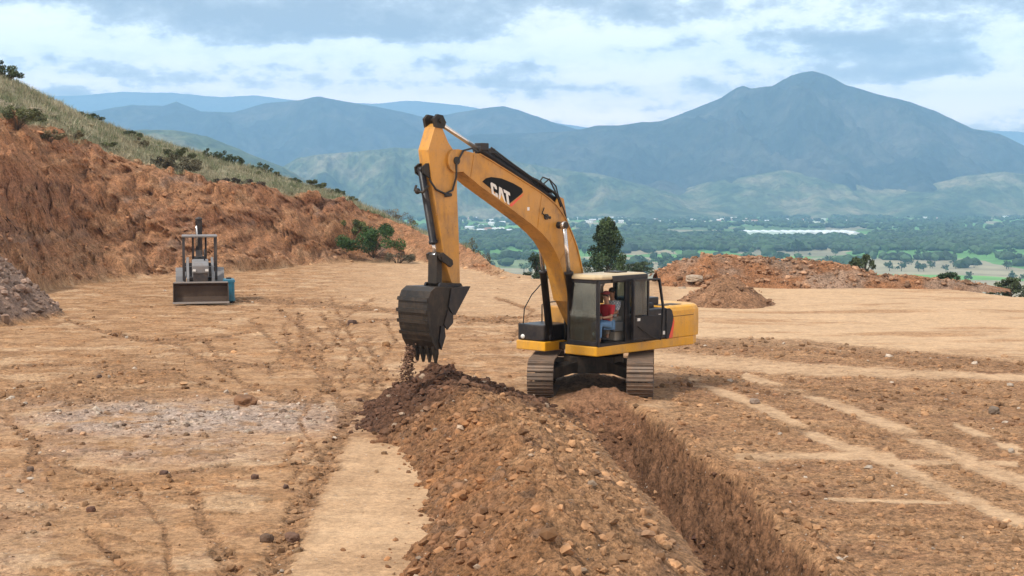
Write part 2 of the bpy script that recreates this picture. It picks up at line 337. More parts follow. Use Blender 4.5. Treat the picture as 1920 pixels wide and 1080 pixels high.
def site_surface(x, y):
    """height and colour of the terrain at plan points"""
    u = u_of(x, y); D = y
    v = HOR + CAMH * FPX / np.maximum(y, 3) * 1.0
    wu = u + 26 * fbm(x * 1.3, y * .9, 4); wv = v + 9 * fbm(x * 1.3 + 9, y * .9 + 5, 4)
    P = [np.interp(u, PU, PP[:, k]) for k in range(5)]
    wob = 2.6 * fbm(x * .11, y * .11, 3)
    z1, z2, h2, z3, h3 = P[0] + wob, P[1] + wob * .5, P[2], P[3], P[4]
    q = np.clip((D - z1) / np.maximum(z2 - z1, .5), 0, 1)
    h = h2 * (q ** 1.15 * .82 + .18 * sst(.35, .75, q))
    q2 = np.clip((D - z2) / np.maximum(z3 - z2, .5), 0, 1); h = h + (h3 - h2) * (q2 * (1.45 - .45 * q2))
    edge = np.interp(u, EDGE_U, EDGE_D); edge = np.where(u < 1000, np.maximum(edge, z3 + 1), edge) + 2.0 * fbm(x * .13, y * .13 + 40, 3)
    over = np.maximum(D - edge, 0)
    cutm = sst(.02, .10, q) * (1 - sst(.0, .12, q2)) * sst(.05, .6, h2)
    veg = sst(.02, .10, q2 + .05 * fbm(x * .4, y * .4, 4)) * sst(.5, 2.0, h2); veg = np.where(over > 0, np.maximum(veg, sst(0, 1, over)), veg)
    # erosion of the cut: gullies, ledges, slumps
    big = fbm(x * .16, y * .24, 4); rid = fbm(x * .42 + .25 * D, y * .35, 5, .55, ridged=True); fine = fbm(x * 1.7, y * 1.7, 5, .6)
    wa, wb = 1.6 * fbm(x * .3 + 50, y * .3, 3), 1.6 * fbm(x * .3, y * .3 + 50, 3)
    rid = fbm(x * .20 + wa * .4, y * .34 + wb * .4, 5, .58, ridged=True); lump = fbm(x * .75 + wa, y * .75 + wb, 5, .62)
    h = h + cutm * np.clip(h2 / 5, .25, 1) * (.9 * big + .20 * (rid - .1) + .20 * lump + .10 * fine)
    hx = x + .7 * fbm(x * .4 + 8, h * .5, 3); f1 = fbm(hx * .22, h * .42 + 3, 4); f2 = fbm(hx * .62 + .3 * h, h * .95, 5, .6, ridged=True); f3 = fbm(hx * 1.9, h * 2.2, 5, .62); f4 = fbm(hx * .8 + 20, h * 1.1, 4, .6)
    dy = cutm * np.clip(h2 / 5, .2, 1) * (1.7 * f1 + .30 * (f2 - .1) + .50 * f3 + .75 * np.maximum(f4 - .10, 0) * 2 + .28 * fbm(hx * 4.3, h * 4.8, 4, .65))
    led = fbm(x * .3 + 7, y * .3, 3); h = h + cutm * .5 * np.clip(h2 / 6, .2, 1) * sst(.0, .12, led)
    h = h + veg * (.25 * fbm(x * .35, y * .35, 4) + .10 * fine)
    # near rubble slope at the far left
    mx_, my_ = -23.6, 57.0
    rr = np.hypot((x - mx_) / 1.0, (y - my_) / 1.35) ; rub = np.maximum(0, 4.9 - .95 * rr + .5 * fbm(x * .5, y * .5, 5)); rubm = sst(0, .35, rub) * (rub > h)
    h = np.maximum(h, rub)
    h = np.where(over > 0, h - over * .62 - .004 * over ** 2, h)
    # gentle ups and downs of the graded pad
    flatm = 1 - sst(0, .6, h)
    pad = .10 * fbm(x * .12, y * .12, 3) * sst(10, 40, D)
    # colour areas (laid out in plan; v is the row where a flat pad shows them)
    streak = fbm(x * .30, y * .62, 5, .6); blot = fbm(x * .55, y * .55, 5, .55); fn = fbm(x * 2.6, y * 2.6, 4, .6)
    pale = np.zeros_like(u); dark = np.zeros_like(u); rough = np.zeros_like(u); grey = np.zeros_like(u)
    right = sst(1210, 1290, u)
    rf = right * sst(628 + (wu - 1310) * .055, 650 + (wu - 1310) * .055, wv)       # churned field on the right
    rough = np.maximum(rough, rf)
    pale = np.maximum(pale, right * (1 - rf) * .9)
    far = sst(640, 560, v) * (1 - right); pale = np.maximum(pale, far * .55 * sst(500, 800, u))
    for pts, w0, w1 in PALE_LINES:
        dd = line_d(wu * .4 + u * .6, wv * .55 + v * .45, pts); w = np.interp(u, [min(p[0] for p in pts), max(p[0] for p in pts)], [w0, w1])
        k = 1 - sst(w * .55, w * 1.25, dd + w * .5 * fn); k = k * np.clip(.85 + .5 * blot + .5 * fn, .3, 1); pale = np.maximum(pale, k * .85); rough = rough * (1 - k)
    fb = sst(.05, .35, fbm(x * .16 + 11, y * .42, 6, .62)) * right * (1 - rf); pale = pale * (1 - fb * .75); lfar = fb
    pg = sum(inside(wu * .4 + u * .6 + jx_, wv * .5 + v * .5, PALEP) for jx_ in (-22, -12, -4, 4, 12, 22)) / 6.0
    pale = np.maximum(pale, pg * np.clip(.58 + .5 * streak + .3 * blot, .2, .85))
    g1 = np.exp(-(((wu - 340) / 300) ** 4) - ((wv - 785) / 34) ** 4); g2 = np.exp(-(((wu - 300) / 200) ** 2) - ((wv - 845) / 30) ** 2) * .65
    g3 = inside(wu, wv, [(-200, 900), (60, 880), (110, 960), (40, 1090), (-400, 1200)]) * .6
    grey = np.maximum(np.maximum(g1, g2), g3 * .25) * sst(-.5, .15, blot + fn * .6)
    lf = (1 - right) * sst(-.05, .35, blot + .35 * streak) * (1 - pg)
    br = np.exp(-(((wu - 60) / 210) ** 2) - ((wv - 742) / 26) ** 2) + .8 * np.exp(-(((wu - 260) / 130) ** 2) - ((wv - 700) / 40) ** 2) + .5 * np.exp(-(((wu - 150) / 200) ** 2) - ((wv - 950) / 50) ** 2)
    for pts, w0, w1 in DARK_LINES:
        dd = line_d(wu * .3 + u * .7, wv * .3 + v * .7, pts); ys = [p[1] for p in pts]
        w = np.interp(v, [min(ys), max(ys) + 1], [w0, w1]); k = 1 - sst(w * .5, w * 1.4, dd + w * .8 * fn); dark = np.maximum(dark, k); pale = pale * (1 - k * .9 * (1 - right))
    dark = np.maximum(dark, np.clip(br, 0, 1) * .8); rough = np.maximum(rough, np.maximum(dark, grey))
    rough = np.maximum(rough, lf * .35)
    sand = np.array([.375, .218, .114]); palec = np.array([.50, .338, .205]); brown = np.array([.272, .145, .073]); dk = np.array([.125, .062, .034]); gry = np.array([.38, .305, .26])
    orange = np.array([.315, .162, .074])
    C = np.broadcast_to(sand, u.shape + (3,)).copy()
    def over_(C, m, c): return C * (1 - m[..., None]) + np.asarray(c) * m[..., None]
    C = over_(C, lf * .75, orange); C = over_(C, np.clip(sst(.1, .5, streak), 0, 1) * .5, palec * .95)
    cr = fbm(x * .8 + .6 * fn, y * .75 + 60, 6, .64) + .45 * streak; C = over_(C, (1 - right) * (1 - pg * .75) * sst(.03, .16, cr) * .68, orange * .74)
    C = over_(C, (1 - right) * (1 - pg) * sst(.10, .30, fbm(x * .5 + 20, y * .55, 6, .62)) * .6, palec); C = over_(C, sst(.16, .24, fbm(x * 1.1 + 80, y * 1.1, 6, .66) + .2 * streak) * .45 * (1 - pg), dk * 1.4)
    C = over_(C, rf * np.clip(.62 + .5 * blot + .4 * streak, .2, 1), brown); C = over_(C, rf * sst(.08, .35, fn * .6 + .7 * streak + .3 * blot) * .6, dk * 1.25)
    C = over_(C, rf * sst(.14, .4, fbm(x * .5 + 70, y * .8, 5, .6)) * .45, sand)
    C = over_(C, lfar * .45, orange); C = over_(C, pale * .92, palec); C = over_(C, grey * .8, gry); C = over_(C, dark * .72, brown * .85)
    C = over_(C, sst(.12, .45, streak * .6 + fn * .6) * .28 * (1 - pale * .5), orange * .7)
    C = C * (1 + .26 * fn + .16 * streak + .10 * blot)[..., None]
    # trench
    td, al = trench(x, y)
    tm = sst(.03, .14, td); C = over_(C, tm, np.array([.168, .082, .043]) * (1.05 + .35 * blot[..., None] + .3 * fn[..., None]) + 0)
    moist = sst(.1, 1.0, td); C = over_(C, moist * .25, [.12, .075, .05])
    # spill of soil along the rim and the digging face under the machine
    cxx = tcx(y)
    rim = np.exp(-((x - cxx - 1.1) / .3) ** 2) * al; C = over_(C, rim * .5, brown)
    mound = np.exp(-((x - 2.05) / 1.0) ** 2 - ((y - 34.2) / .7) ** 2)
    C = over_(C, np.clip(mound * 1.6, 0, 1), [.215, .112, .062])
    # hill colours
    cutc = np.array([.29, .142, .071]); red = np.array([.20, .090, .050]); lite = np.array([.38, .225, .125]); gr2 = np.array([.20, .14, .108])
    cc = np.broadcast_to(cutc, C.shape).copy(); vv = fbm(x * .2 + 3, h * .3 + y * .05, 4); v2 = fbm(x * .6 + h * .3, h * .8 + 9, 5, .6)
    cc = over_(cc, sst(-.1, .4, vv) * .7, red); cc = over_(cc, sst(.1, .5, v2) * .6, lite); cc = over_(cc, sst(.15, .45, fbm(x * .45 + 30, h * .6, 5, .6)) * .65, gr2)
    cc = over_(cc, (1 - sst(.0, .35, q)) * .35, lite); cc = over_(cc, sst(.05, .35, f4) * .5, np.array([.12, .062, .038])); cc = over_(cc, sst(.18, .45, -f3) * .45, [.48, .29, .16]); cc = cc * (1 + .35 * f3 + .3 * fine + .5 * fbm(x * 3.1, h * 3.4, 4, .7))[..., None]  # dark overlay paints shade into the hollows of the cut
    C = over_(C, cutm, cc)
    vg = np.array([.215, .185, .115]); gn = np.array([.12, .13, .065]); st_ = np.array([.36, .30, .235])
    vc = np.broadcast_to(vg, C.shape).copy(); vc = over_(vc, sst(-.1, .35, vv + .3 * fine) * .8, gn)
    vc = over_(vc, (1 - sst(.25, .6, q2)) * sst(.0, .3, v2) * sst(600, 100, u) * .85, st_)
    C = over_(C, veg, vc)
    pu = np.exp(-((x - 1.95) / .85) ** 2 - ((y - 37.4) / .8) ** 2); C = over_(C, np.clip(pu * 1.5, 0, 1), [.60, .47, .36])
    C = over_(C, rubm * 1.0, np.array([.215, .145, .11])); C = np.where((rubm > .5)[..., None], C * (1 + .5 * fn[..., None]), C)
    # relief
    rel = flatm * (.012 * fn + .010 * streak + sst(.03, .16, fbm(x * .8 + .6 * fn, y * .75 + 60, 6, .64) + .45 * streak) * (1 - right) * (1 - pg) * .03 + rough * (.065 * fbm(x * 3.1, y * 3.1, 5, .62) + .03 * blot) - .035 * dark + .012 * grey * fn)
    z = h + pad * flatm + rel - td + .30 * mound * (1 + .5 * fn) + rim * (.10 + .12 * fn) + tm * (.09 * fbm(x * 2.2, y * 2.2, 5, .65) + .05 * fn)
    z = z + .30 * np.exp(-((x - 2.0) / .95) ** 2 - ((y - 37.3) / .7) ** 2) * (1 + .4 * fn)
    cover = dict(rough=rough, dark=dark, grey=grey, veg=veg, cut=cutm, rub=rubm, q2=q2, trench=tm, u=u, dy=dy, grain=np.clip(.62 + rough * .5 + tm * .5 + cutm * .5 - pale * .35, .3, 1.0), rf=rf, td=td, pale=pale, over=over)
    return z, np.clip(C, .01, .9), cover
rows = []; dcur = 8.0
while dcur < 33: rows.append(dcur); dcur += max(.03, dcur * dcur * 1.6 / (CAMH * FPX))
while dcur < 128: rows.append(dcur); dcur += .125
while dcur < 330: rows.append(dcur); dcur *= 1.02
rows = np.array(rows); uu = np.concatenate([np.linspace(-800, 1000, 470, endpoint=False), np.linspace(1000, 1660, 400, endpoint=False), np.linspace(1660, 2700, 260)]); GD, GU = np.meshgrid(rows, uu, indexing='ij')
GX = (GU - 960) / FPX * GD
gz, gc, gk = site_surface(GX, GD)
trx = sst(.12, .5, gk['td']) * (.22 * fbm(GD * 1.1, gz * 1.6, 5, .65) + .18 * fbm(GD * 4.2, gz * 4.5, 4, .6))
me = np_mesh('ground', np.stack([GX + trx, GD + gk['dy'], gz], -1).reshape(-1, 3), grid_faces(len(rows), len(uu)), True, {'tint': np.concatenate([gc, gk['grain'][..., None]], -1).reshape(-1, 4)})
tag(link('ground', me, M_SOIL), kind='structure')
del GX, GD, GU, gz, gc, gk, trx
def zat(x, y):
    z, c, k = site_surface(np.atleast_1d(np.asarray(x, float)), np.atleast_1d(np.asarray(y, float))); return z
# ================================================================== SPOIL HEAPS
def heap(name, x0, x1, y0, y1, step, hf, cf, label, cat='soil heap', amp=.09, nf=3.0):
    xs = np.arange(x0, x1, step); ys = np.arange(y0, y1, step * 1.2); YY, XX = np.meshgrid(ys, xs, indexing='ij')
    h = hf(XX, YY); m = sst(-.1, .3, h)
    lum = fbm(XX * nf, YY * nf, 5, .62); l2 = fbm(XX * nf * .35, YY * nf * .35, 4); bil = np.abs(fbm(XX * nf * 1.3 + 5, YY * nf * 1.3, 4, .6))
    z = h + m * amp * (1.0 * lum + 1.9 * l2 + 1.6 * bil)
    c = np.clip(cf(XX, YY, h) * (1 + .35 * lum + .2 * l2)[..., None], .01, .9)
    V = np.stack([XX, YY, z], -1).reshape(-1, 3); F = grid_faces(len(ys), len(xs)); zz = z.reshape(-1)
    F = F[(zz[F] > -.16).any(1)]; used = np.unique(F); mp = np.full(len(V), -1); mp[used] = np.arange(len(used)); 
    me = np_mesh(name, V[used], mp[F], True, {'tint': c.reshape(-1, 3)[used]})
    o = link(name, me, M_HEAP); tag(o, label, cat); return o
YS = [8, 18.6, 21, 24, 27, 31, 33.5, 35.2, 36.2]
CR = [.45, .42, .3, .05, -.35, -1.15, -1.75, -1.8, -1.8]; LF = [-1.75, -1.5, -1.28, -1.5, -2.0, -3.3, -3.5, -2.9, -2.3]
RT = [2.35, 2.36, 2.28, 2.05, 1.68, 1.3, 1.0, .2, -.6]; HT = [.95, .93, .9, .85, .82, .84, .86, .35, -.3]
def main_heap(x, y):
    ln = fbm(x * .9, y * .9, 3) * .22; cr = np.interp(y, YS, CR) + ln; l = np.interp(y, YS, LF) + fbm(x * 1.4, y * 1.4, 4) * .3; r = np.interp(y, YS, RT) + .12 * fbm(x * 2, y * 2, 3); hh = np.interp(y, YS, HT) * (1 + .16 * fbm(x * .2, y * .55, 3) + .20 * fbm(x * 1.1 + 60, y * .9, 3))
    a = np.where(x < cr, (x - l) / np.maximum(cr - l, .3), (r - x) / np.maximum(r - cr, .3))
    b = np.minimum(a, 1); return hh * (1 - (1 - np.clip(b, 0, 1)) ** 1.25) + np.minimum(a, 0) * .9 + .0 * y
def main_col(x, y, h):
    base = np.array([.245, .124, .059]); dk = np.array([.088, .044, .028]); org = np.array([.33, .152, .062]); pal = np.array([.36, .21, .112]); gy = np.array([.20, .125, .082])
    C = np.broadcast_to(base, x.shape + (3,)).copy()
    def ov(C, m, c): return C * (1 - m[..., None]) + c * m[..., None]
    n = fbm(x * .8, y * .6, 4); n2 = fbm(x * 1.3 + 4, y * 1.1, 4)
    C = ov(C, sst(0, .4, n) * .6, org); C = ov(C, sst(-.2, .35, n2 + .5 * (x - np.interp(y, YS, CR))) * .55, pal); C = ov(C, sst(.12, .4, -n2) * .55, gy)
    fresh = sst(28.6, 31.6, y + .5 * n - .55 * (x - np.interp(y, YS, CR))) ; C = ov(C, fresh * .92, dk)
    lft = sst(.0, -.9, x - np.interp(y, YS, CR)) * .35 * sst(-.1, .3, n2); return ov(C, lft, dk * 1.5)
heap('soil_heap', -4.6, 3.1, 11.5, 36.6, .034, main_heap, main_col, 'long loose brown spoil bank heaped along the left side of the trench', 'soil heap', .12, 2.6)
def berm_h(x, y):
    u = u_of(x, y); cy_ = 78 + 1.5 * np.sin(u * .006)
    top = np.interp(u, [1190, 1235, 1270, 1330, 1400, 1470, 1540, 1600, 1650, 1700, 1780, 1850, 1900, 1960], [-.3, .7, 1.25, 1.4, 1.4, 1.33, 1.18, .85, .5, .45, .25, .05, -.2, -.6])
    return top * (1 + .2 * fbm(x * .5, y * .1, 3)) - np.maximum(np.abs(y - cy_) - .9, 0) * .52
def berm_c(x, y, h):
    n = fbm(x * .35, y * .35, 4); b = np.array([.27, .125, .06]); g = np.array([.27, .175, .12]); k = (sst(-.05, .35, n))[..., None]; return b * (1 - k) + g * k
heap('soil_heap', 8.0, 30.5, 72.5, 84, .10, berm_h, berm_c, 'long low bank of reddish brown rubble at the far edge of the pad', 'soil heap', .11, 1.2)
def cone_h(x, y):
    r = np.hypot((x - 9.75) / 1.85, (y - 64.5) / 1.9); return 1.28 - 1.18 * np.maximum(r - .12, 0) * (1 + .2 * fbm(x * .8, y * .8, 3)) - .55 * np.maximum(x - 11.0, 0) * 0
heap('soil_heap', 6.6, 13.2, 61, 68, .06, cone_h, lambda x, y, h: np.broadcast_to(np.array([.25, .135, .075]), x.shape + (3,)) * (1 + .3 * fbm(x, y, 3))[..., None], 'small cone of stony brown soil behind the excavator tail', 'soil heap', .09, 2.2)
# ================================================================== CLODS AND STONES
PHI = (1 + 5 ** .5) / 2
ICO_V = np.array([(-1, PHI, 0), (1, PHI, 0), (-1, -PHI, 0), (1, -PHI, 0), (0, -1, PHI), (0, 1, PHI), (0, -1, -PHI), (0, 1, -PHI), (PHI, 0, -1), (PHI, 0, 1), (-PHI, 0, -1), (-PHI, 0, 1)]) / 1.9
ICO_F = np.array([(0, 11, 5), (0, 5, 1), (0, 1, 7), (0, 7, 10), (0, 10, 11), (1, 5, 9), (5, 11, 4), (11, 10, 2), (10, 7, 6), (7, 1, 8), (3, 9, 4), (3, 4, 2), (3, 2, 6), (3, 6, 8), (3, 8, 9), (4, 9, 5), (2, 4, 11), (6, 2, 10), (8, 6, 7), (9, 8, 1)])
def scatter_stones(P, size, col, flat_=.7):
    """many irregular stones in one mesh: centres P, sizes, colours"""
    n = len(P); V = ICO_V[None] * (1 + rng.uniform(-.32, .32, (n, 12, 1)))
    sc = size[:, None] * np.stack([rng.uniform(.7, 1.3, n), rng.uniform(.7, 1.3, n), rng.uniform(.5, .9, n) * flat_ / .7], 1)
    V = V * sc[:, None, :]; a = rng.uniform(0, 2 * np.pi, n); b = rng.uniform(-.6, .6, n)
    c_, s_ = np.cos(b)[:, None], np.sin(b)[:, None]; x, z = V[..., 0] * c_ - V[..., 2] * s_, V[..., 0] * s_ + V[..., 2] * c_
    c_, s_ = np.cos(a)[:, None], np.sin(a)[:, None]; X_, Y_ = x * c_ - V[..., 1] * s_, x * s_ + V[..., 1] * c_
    V = np.stack([X_, Y_, z], -1) + P[:, None, :]
    F = ICO_F[None] + (np.arange(n) * 12)[:, None, None]; C = np.repeat(col[:, None, :], 12, 1)
    return V.reshape(-1, 3), F.reshape(-1, 3), C.reshape(-1, 3)
def stones(name, P, size, col, label, cat):
    V, F, C = scatter_stones(P, size, col); o = link(name, np_mesh(name, V, F, False, {'tint': C}), M_ROCK)
    return tag(o, label, cat, kind='stuff')
# on the big heap
n = 17000; y = 13 + 22.8 * rng.random(n) ** .9; x = rng.uniform(-4.4, 3.0, n); h = main_heap(x, y); k = (h > -.75) & ((h > -.03) | (rng.random(n) < .5 * np.exp(h * 7))) & (x < tcx(y) - .8 + .3 * rng.random(n)) & (rng.random(n) < .35 + 1.2 * np.exp(-h * 6) + .8 * sst(0, .4, fbm(x * .8 + 40, y * .8, 4)) + (y > 29)); x, y, h = x[k], y[k], h[k]
size = .010 + .11 * rng.random(len(x)) ** 5.5 + .018 * (y > 28.5) * rng.random(len(x))
size = np.where(h < 0, size * .6, size * .85); lum = fbm(x * 2.6, y * 2.6, 5, .62); l2 = fbm(x * .91, y * .91, 4); bil = np.abs(fbm(x * 3.38 + 5, y * 3.38, 4, .6)); z = h + sst(-.1, .3, h) * .12 * (lum + 1.9 * l2 + 1.6 * bil) + size * .2; z = np.where(h < 0, np.maximum(z, size * .3), z)
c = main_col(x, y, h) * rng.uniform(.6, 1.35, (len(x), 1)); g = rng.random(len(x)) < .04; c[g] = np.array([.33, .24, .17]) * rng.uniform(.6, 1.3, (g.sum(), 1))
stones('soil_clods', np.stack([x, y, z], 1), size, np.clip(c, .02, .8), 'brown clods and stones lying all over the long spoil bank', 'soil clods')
# edge spill around the heap foot
# on the ground
n = 150000; dd = 13 + 75 * rng.random(n) ** 1.7; u = rng.uniform(-700, 2600, n); x = (u - 960) / FPX * dd
z, c, k = site_surface(x, dd)
pr = np.clip(k['rough'] * .55 + k['grey'] * .8 + k['dark'] * .7 + .02, 0, 1) * (1 - k['trench']) * (1 - k['pale'] * .95) * sst(-.35, .3, fbm(x * .7, dd * .7, 3) + .2) + k['trench'] * .9 + .5 * np.exp(-((x - tcx(dd) - 1.0) / .35) ** 2) * (dd < 34)
pr = pr * (main_heap(x, dd) < .02)
pr = np.where(dd > 60, pr * .4, pr)
keep = rng.random(n) < pr * .6
x, dd, z, c = x[keep], dd[keep], z[keep], c[keep]; gk = k['grey'][keep]
size = (.011 + .06 * rng.random(len(x)) ** 6) * (1 + dd * .012)
c = c * rng.uniform(.45, 1.3, (len(x), 1)); w = rng.random(len(x)) < .04 + .2 * gk; c[w] = np.array([.46, .37, .29]) * rng.uniform(.6, 1.1, (w.sum(), 1))
stones('loose_gravel', np.stack([x, dd, z + size * .15], 1), size, np.clip(c, .03, .8), 'small stones and clods strewn over the churned pad', 'gravel')
# rubble on the cut bank and the near left slope
n = 120000; dd = rng.uniform(48, 112, n); u = rng.uniform(-300, 980, n); x = (u - 960) / FPX * dd; z, c, k = site_surface(x, dd); dyy = k['dy']
pr = k['rub'] * .9 + k['cut'] * .28 * sst(-.1, .4, fbm(x * .3, dd * .3, 4)) + (k['veg'] * (1 - sst(.3, .6, k['q2'])) * .3 * (u < 600)) + .35 * (np.abs(k['cut'] - .5) < .45); keep = rng.random(n) < pr * .6
x, dd, z, c = x[keep], (dd + dyy)[keep], z[keep], c[keep]; size = .035 + .2 * rng.random(len(x)) ** 7
stones('bank_rubble', np.stack([x, dd, z + size * .1], 1), size, np.clip(c * rng.uniform(.55, 1.45, (len(x), 1)), .03, .8), 'broken stones lying on the cut bank at the left', 'rubble')
# rubble on the far bank and the small cone
n = 3200; x = rng.uniform(6.8, 30, n); y = np.where(rng.random(n) < .75, rng.uniform(73, 80, n), rng.uniform(61.5, 66, n)); h = np.maximum(berm_h(x, y), cone_h(x, y)); k = h > .05; x, y, h = x[k], y[k], h[k]; size = .04 + .16 * rng.random(len(x)) ** 7
stones('heap_rubble', np.stack([x, y, h + .10], 1), size, np.array([.26, .15, .09]) * rng.uniform(.5, 1.6, (len(x), 1)), 'stones lying on the far rubble bank and small cone', 'rubble')
# single stones one can point to
def rock(px, py, w, hh, col, label, seed, name='stone', z=None):
    r = np.random.default_rng(seed); x, y = gpt(px, py); bm = bmesh.new(); bmesh.ops.create_icosphere(bm, subdivisions=3, radius=1)
    for v_ in bm.verts:
        p = v_.co; k_ = 1 + .45 * float(fbm(np.array([p.x * 1.3 + seed]), np.array([p.y * 1.3 + p.z * 1.7]), 4)[0])
        v_.co = Vector((max(-.95, min(1.0, p.x * k_)), max(-.9, min(.9, p.y * k_ + .2 * p.x)), max(-.6, min(.80 + .2 * p.x, p.z * k_))))
    s_ = w / 2 / .8
    me = bpy.data.meshes.new(name); 
    for v_ in bm.verts: v_.co = Vector((v_.co.x * s_, v_.co.y * s_ * .8, v_.co.z * hh * .75 + hh * .35))
    bm.to_mesh(me); bm.free(); at = me.color_attributes.new('tint', 'FLOAT_COLOR', 'POINT')
    cc = np.ones((len(me.vertices), 4), np.float32); cc[:, :3] = col; at.data.foreach_set('color', cc.ravel())
    o = link(name, me, M_ROCK); o.location = (x, y, float(zat(x, y)[0])); o.rotation_euler = (0, 0, seed * .7); tag(o, label, 'stone'); return o
rock(460, 760, .50, .24, (.19, .10, .055), 'large flat brown boulder alone on the sand above the grey gravel patch', 3, 'boulder')
rock(308, 892, .13, .10, (.10, .06, .045), 'dark fist sized stone on sand below the grey gravel patch', 4)
rock(478, 900, .12, .09, (.12, .07, .05), 'dark brown stone on sand midway between gravel patch and track line', 5)
rock(660, 610, .34, .24, (.10, .06, .045), 'dark lump on pale sand left of the raised bucket', 6)
rock(724, 650, .22, .17, (.24, .13, .06), 'orange brown lump just left of the bucket teeth', 8)
rock(170, 958, .12, .09, (.13, .07, .05), 'reddish stone on the sandy left foreground', 9)
rock(186, 820 - 112, .14, .1, (.12, .08, .06), 'small dark stone on brown earth at the left edge', 10)
rock(1864, 775, .26, .16, (.16, .12, .09), 'dark stone on the churned field near right frame edge', 11)
rock(548, 1012, .20, .13, (.14, .08, .055), 'rusty brown stone at the foreground end of the clod track', 12)
rock(500, 1016, .16, .12, (.12, .075, .05), 'dark stone beside the foreground clod track, left of the rusty one', 13)
rock(1415, 758, .22, .13, (.24, .18, .14), 'greyish stone lying between two pale wheel tracks behind the trench', 14)
rock(536, 918, .10, .07, (.10, .06, .045), 'tiny dark stone on sand right beside the clod track', 15)
rock(57, 884, .14, .10, (.13, .09, .07), 'dark pointed stone at the lower left frame edge', 16)
# pale stones on the far bank
for (px, py, dist, w, lab) in [(1303, 520, 76.4, .75, 'pale grey block half buried in the far rubble bank'), (1280, 540, 75, .4, 'small pale stone at the foot of the far rubble bank'), (1555, 498, 78, .55, 'pale slab on the crest of the far rubble bank')]:
    o = rock(px, 600, w, w * .45, (.34, .265, .20), lab, int(px) % 17 + 20, 'stone'); o.location = (wx(px, dist), dist, hgt(py, dist) - w * .25)
# ================================================================== VALLEY, HILLS, SKYLINE
VZ = -80.0
def valley_xy(px, py):
    D = (CAMH - VZ) * FPX / (py - HOR); return wx(px, D), D
m, q, b = new_mat('valley_fields'); co = q.add('ShaderNodeTexCoord').outputs['Object']
wv_ = q.noise(co, .004, 4, .5, 1); wcr = q.add('ShaderNodeVectorMath', operation='MULTIPLY_ADD'); q.put(wcr.inputs[0], wv_); wcr.inputs[1].default_value = (70, 70, 0); q.put(wcr.inputs[2], co)
v = q.add('ShaderNodeTexVoronoi', feature='F1', distance='CHEBYCHEV'); q.put(v.inputs['Vector'], q.mapping(wcr.outputs[0], (1, .55, 0), rot=(0, 0, .1))); v.inputs['Scale'].default_value = .0065
sc_ = q.add('ShaderNodeSeparateColor'); q.put(sc_.inputs[0], v.outputs['Color'])
fc = q.ramp(sc_.outputs[0], [(0, (.09, .23, .045)), (.18, (.13, .30, .06)), (.36, (.07, .13, .04)), (.5, (.17, .22, .09)), (.64, (.30, .26, .16)), (.78, (.09, .17, .05)), (.9, (.23, .21, .13))], 'CONSTANT')
fc = q.mix(1.0, fc, q.ramp(q.noise(co, .02, 6, .6), [(.3, .7), (.7, 1.3)]), 'MULTIPLY')
q.put(b.inputs['Base Color'], fc); b.inputs['Roughness'].default_value = 1
ys = 150 * (16000 / 150) ** np.linspace(0, 1, 160); us = np.linspace(-1600, 3500, 120); D_, U_ = np.meshgrid(ys, us, indexing='ij'); X_ = (U_ - 960) / FPX * D_
Zv = VZ + 6 * fbm(X_ * .0011, D_ * .0011, 3)
tag(link('valley_floor', np_mesh('valley_floor', np.stack([X_, D_, Zv], -1), grid_faces(160, 120)), m), kind='structure')
def vz(x, y): return VZ + 6 * fbm(np.asarray(x, float) * .0011, np.asarray(y, float) * .0011, 3)
def hill_mat(name, c1, c2, c3, sc):
    m, q, b = new_mat(name); co = q.add('ShaderNodeTexCoord').outputs['Object']
    a = q.noise(co, sc, 8, .62); a2 = q.noise(co, sc * 7, 8, .75)
    c = q.ramp(a, [(.36, c1), (.5, c2), (.64, c3)]); c = q.mix(1.0, c, q.ramp(a2, [(.35, .45), (.65, 1.5)]), 'MULTIPLY')
    q.put(b.inputs['Base Color'], c); b.inputs['Roughness'].default_value = 1; b.inputs['Specular IOR Level'].default_value = 0
    bumped(q, b, a2, .12 / sc * .08, 1.0); return m
M_HILL = hill_mat('wooded_hill', (.030, .038, .036), (.042, .052, .046), (.095, .092, .075), .0022)
M_FOOT = hill_mat('scrub_hill', (.045, .072, .038), (.10, .122, .062), (.24, .21, .13), .0035)
